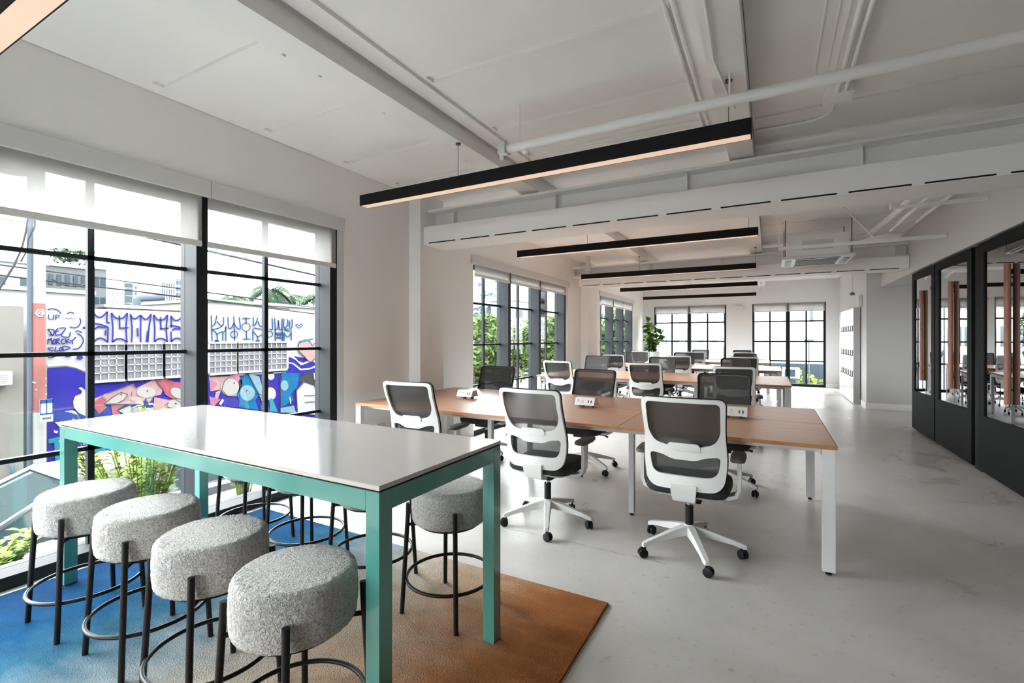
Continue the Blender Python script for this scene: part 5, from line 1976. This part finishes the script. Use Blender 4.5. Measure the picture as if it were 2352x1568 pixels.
t = thing('garden_lamp', 'slim white garden lamp post behind the far right window', 'lamp post', (1.16, 18.9, -0.7))
MB().tube([(0, 0, 0), (0, 0, 1.95)], 0.02, 8).build('post', M['greyb'], t)
MB().box(-0.14, 0.14, -0.06, 0.06, 1.95, 2.02, bev=0.02).build('lamp_head', M['greyb'], t)


# planting directly outside the nearest window
def shrub(c, h, w_, n, label, seed, leaf=0.075):
    rnd = random.Random(seed)
    t = thing('shrub', label, 'shrub', c, 0, 'shrubs outside the nearest window')
    mb, ms = MB(), MB()
    for k in range(n):
        q = rnd.uniform(0, 2 * PI)
        rr = w_ * math.sqrt(rnd.random())
        hh = h * rnd.uniform(0.6, 1.0)
        tip = Vector((rr * math.cos(q), rr * math.sin(q), hh))
        b0 = Vector((tip.x * 0.3, tip.y * 0.3, 0))
        ms.tube([b0, b0.lerp(tip, 0.5) + Vector((0, 0, 0.05)), tip], [0.006, 0.005, 0.003], 5)
        for j in range(16):
            u = 0.2 + 0.8 * j / 15
            a = rnd.uniform(0, 2 * PI)
            leaf_bm(mb, b0.lerp(tip, u), (math.cos(a), math.sin(a), 0.7), leaf * rnd.uniform(0.7, 1.5), leaf * 0.42, 0.3, n=3)
    ms.build('stems', M['foliage2'], t)
    mb.build('foliage', M['foliage2'], t, smooth=False)


shrub((-4.55, 1.95, -0.16), 0.95, 0.42, 52, 'bushy bright green shrub outside, left of the dark mullion', 1)
shrub((-4.5, 2.78, -0.16), 0.66, 0.22, 22, 'lower bright green shrub outside, right next to the mullion', 2)
shrub((-4.35, 1.05, -0.16), 0.26, 0.28, 22, 'low leafy plant outside the sill behind the leftmost stool', 3, 0.065)
shrub((-4.3, 0.62, -0.16), 0.22, 0.20, 14, 'low leafy plant at the left edge outside the sill', 4, 0.065)
rnd = random.Random(9)
mb = MB()
for k in range(4200):
    x, y = rnd.uniform(-4.73, -3.95), rnd.uniform(3.05, 5.5)
    h = rnd.uniform(0.06, 0.22)
    a = rnd.uniform(0, 2 * PI)
    dx, dy = 0.006 * math.cos(a), 0.006 * math.sin(a)
    lx, ly = rnd.uniform(-0.05, 0.05), rnd.uniform(-0.05, 0.05)
    mb.quad([(x - dx, y - dy, -0.16), (x + dx, y + dy, -0.16), (x + lx + dx * 0.3, y + ly, -0.16 + h), (x + lx - dx * 0.3, y + ly, -0.16 + h)])
o = one('grass', mb, M['grass'], 'strip of bright green grass outside the nearest window', 'grass', smooth=False)
o['kind'] = 'stuff'
t = thing('ground_sign', 'pale flat sign outside the sill at the left edge reading CO', 'sign', (-4.25, 0.42, -0.155))
MB().box(-0.3, 0.3, -0.5, 0.18, 0, 0.03).build('board', M['pave'], t, smooth=False)
text_mesh('CO', 0.11, Matrix.Translation((0.12, 0.0, 0.033)) @ Matrix.Rotation(PI / 2, 4, 'Z'), 'lettering', M['conduitb'], t)

# parked car
t = thing('parked_car', 'slate blue parked car below the nearest window, half hidden by the stools', 'car', (-8.2, 2.75, GZ))


def car_section(zs_top, x):
    return zs_top


mb = MB()
prof = [(-2.15, 0.35), (-2.2, 0.62), (-2.05, 0.80), (-1.05, 0.95), (1.75, 1.0), (2.15, 0.92), (2.2, 0.55), (2.1, 0.33)]
b = bmesh.new()
L = [b.verts.new((-0.88, y, z)) for y, z in prof]
R = [b.verts.new((0.88, y, z)) for y, z in prof]
b.faces.new(L)
b.faces.new(R[::-1])
for i in range(len(prof)):
    b.faces.new((L[i], R[i], R[(i + 1) % len(prof)], L[(i + 1) % len(prof)]))
bmesh.ops.bevel(b, geom=b.edges[:], offset=0.07, segments=3, affect='EDGES')
mb.merge(b)
mb.build('body', M['carpaint'], t)


def cabin(prof2, w0, w1, z0, z1):
    b = bmesh.new()
    q = []
    for (y, z) in prof2:
        u = (z - z0) / (z1 - z0)
        hw_ = w0 + (w1 - w0) * u
        q.append((b.verts.new((-hw_, y, z)), b.verts.new((hw_, y, z))))
    k = len(q)
    b.faces.new([a[0] for a in q])
    b.faces.new([a[1] for a in q][::-1])
    for i in range(k):
        b.faces.new((q[i][0], q[i][1], q[(i + 1) % k][1], q[(i + 1) % k][0]))
    return b


mb = MB()
mb.merge(cabin([(-1.1, 0.95), (-0.2, 1.40), (1.2, 1.42), (1.9, 1.0)], 0.80, 0.62, 0.95, 1.42))
mb.build('windows', M['carglass'], t)
mb = MB()
bb = cabin([(-0.26, 1.385), (-0.2, 1.43), (1.2, 1.455), (1.3, 1.40)], 0.64, 0.60, 1.385, 1.455)
mb.merge(bb)
mb.build('roof', M['beige'], t)
mb = MB()
for s in (-1, 1):
    mb.tube([(s * 0.78, -1.08, 0.97), (s * 0.62, -0.2, 1.41)], 0.035, 8).tube([(s * 0.62, 1.2, 1.42), (s * 0.79, 1.88, 1.0)], 0.05, 8).tube([(s * 0.80, 0.45, 0.97), (s * 0.64, 0.45, 1.42)], 0.035, 8)
mb.build('pillars', M['carpaint'], t)
for y in (-1.35, 1.35):
    for s in (-1, 1):
        wh = MB().lathe([(0, -0.1), (0.26, -0.1), (0.31, -0.06), (0.31, 0.06), (0.26, 0.1), (0, 0.1)], 24, mx=Matrix.Translation((s * 0.82, y, 0.31)) @ Matrix.Rotation(PI / 2, 4, 'Y')).build('wheel', M['tyre'], t)
        MB().lathe([(0, 0.0), (0.17, 0.0), (0.17, 0.02), (0, 0.03)], 16, mx=Matrix.Translation((s * 0.92, y, 0.31)) @ Matrix.Rotation(s * PI / 2, 4, 'Y')).build('hubcap', M['chrome'], wh)
for s in (-1, 1):
    MB().box(s * 0.6 - 0.18, s * 0.6 + 0.18, -2.2, -2.12, 0.60, 0.72, bev=0.02).build('headlamp', M['mwhite'], t)
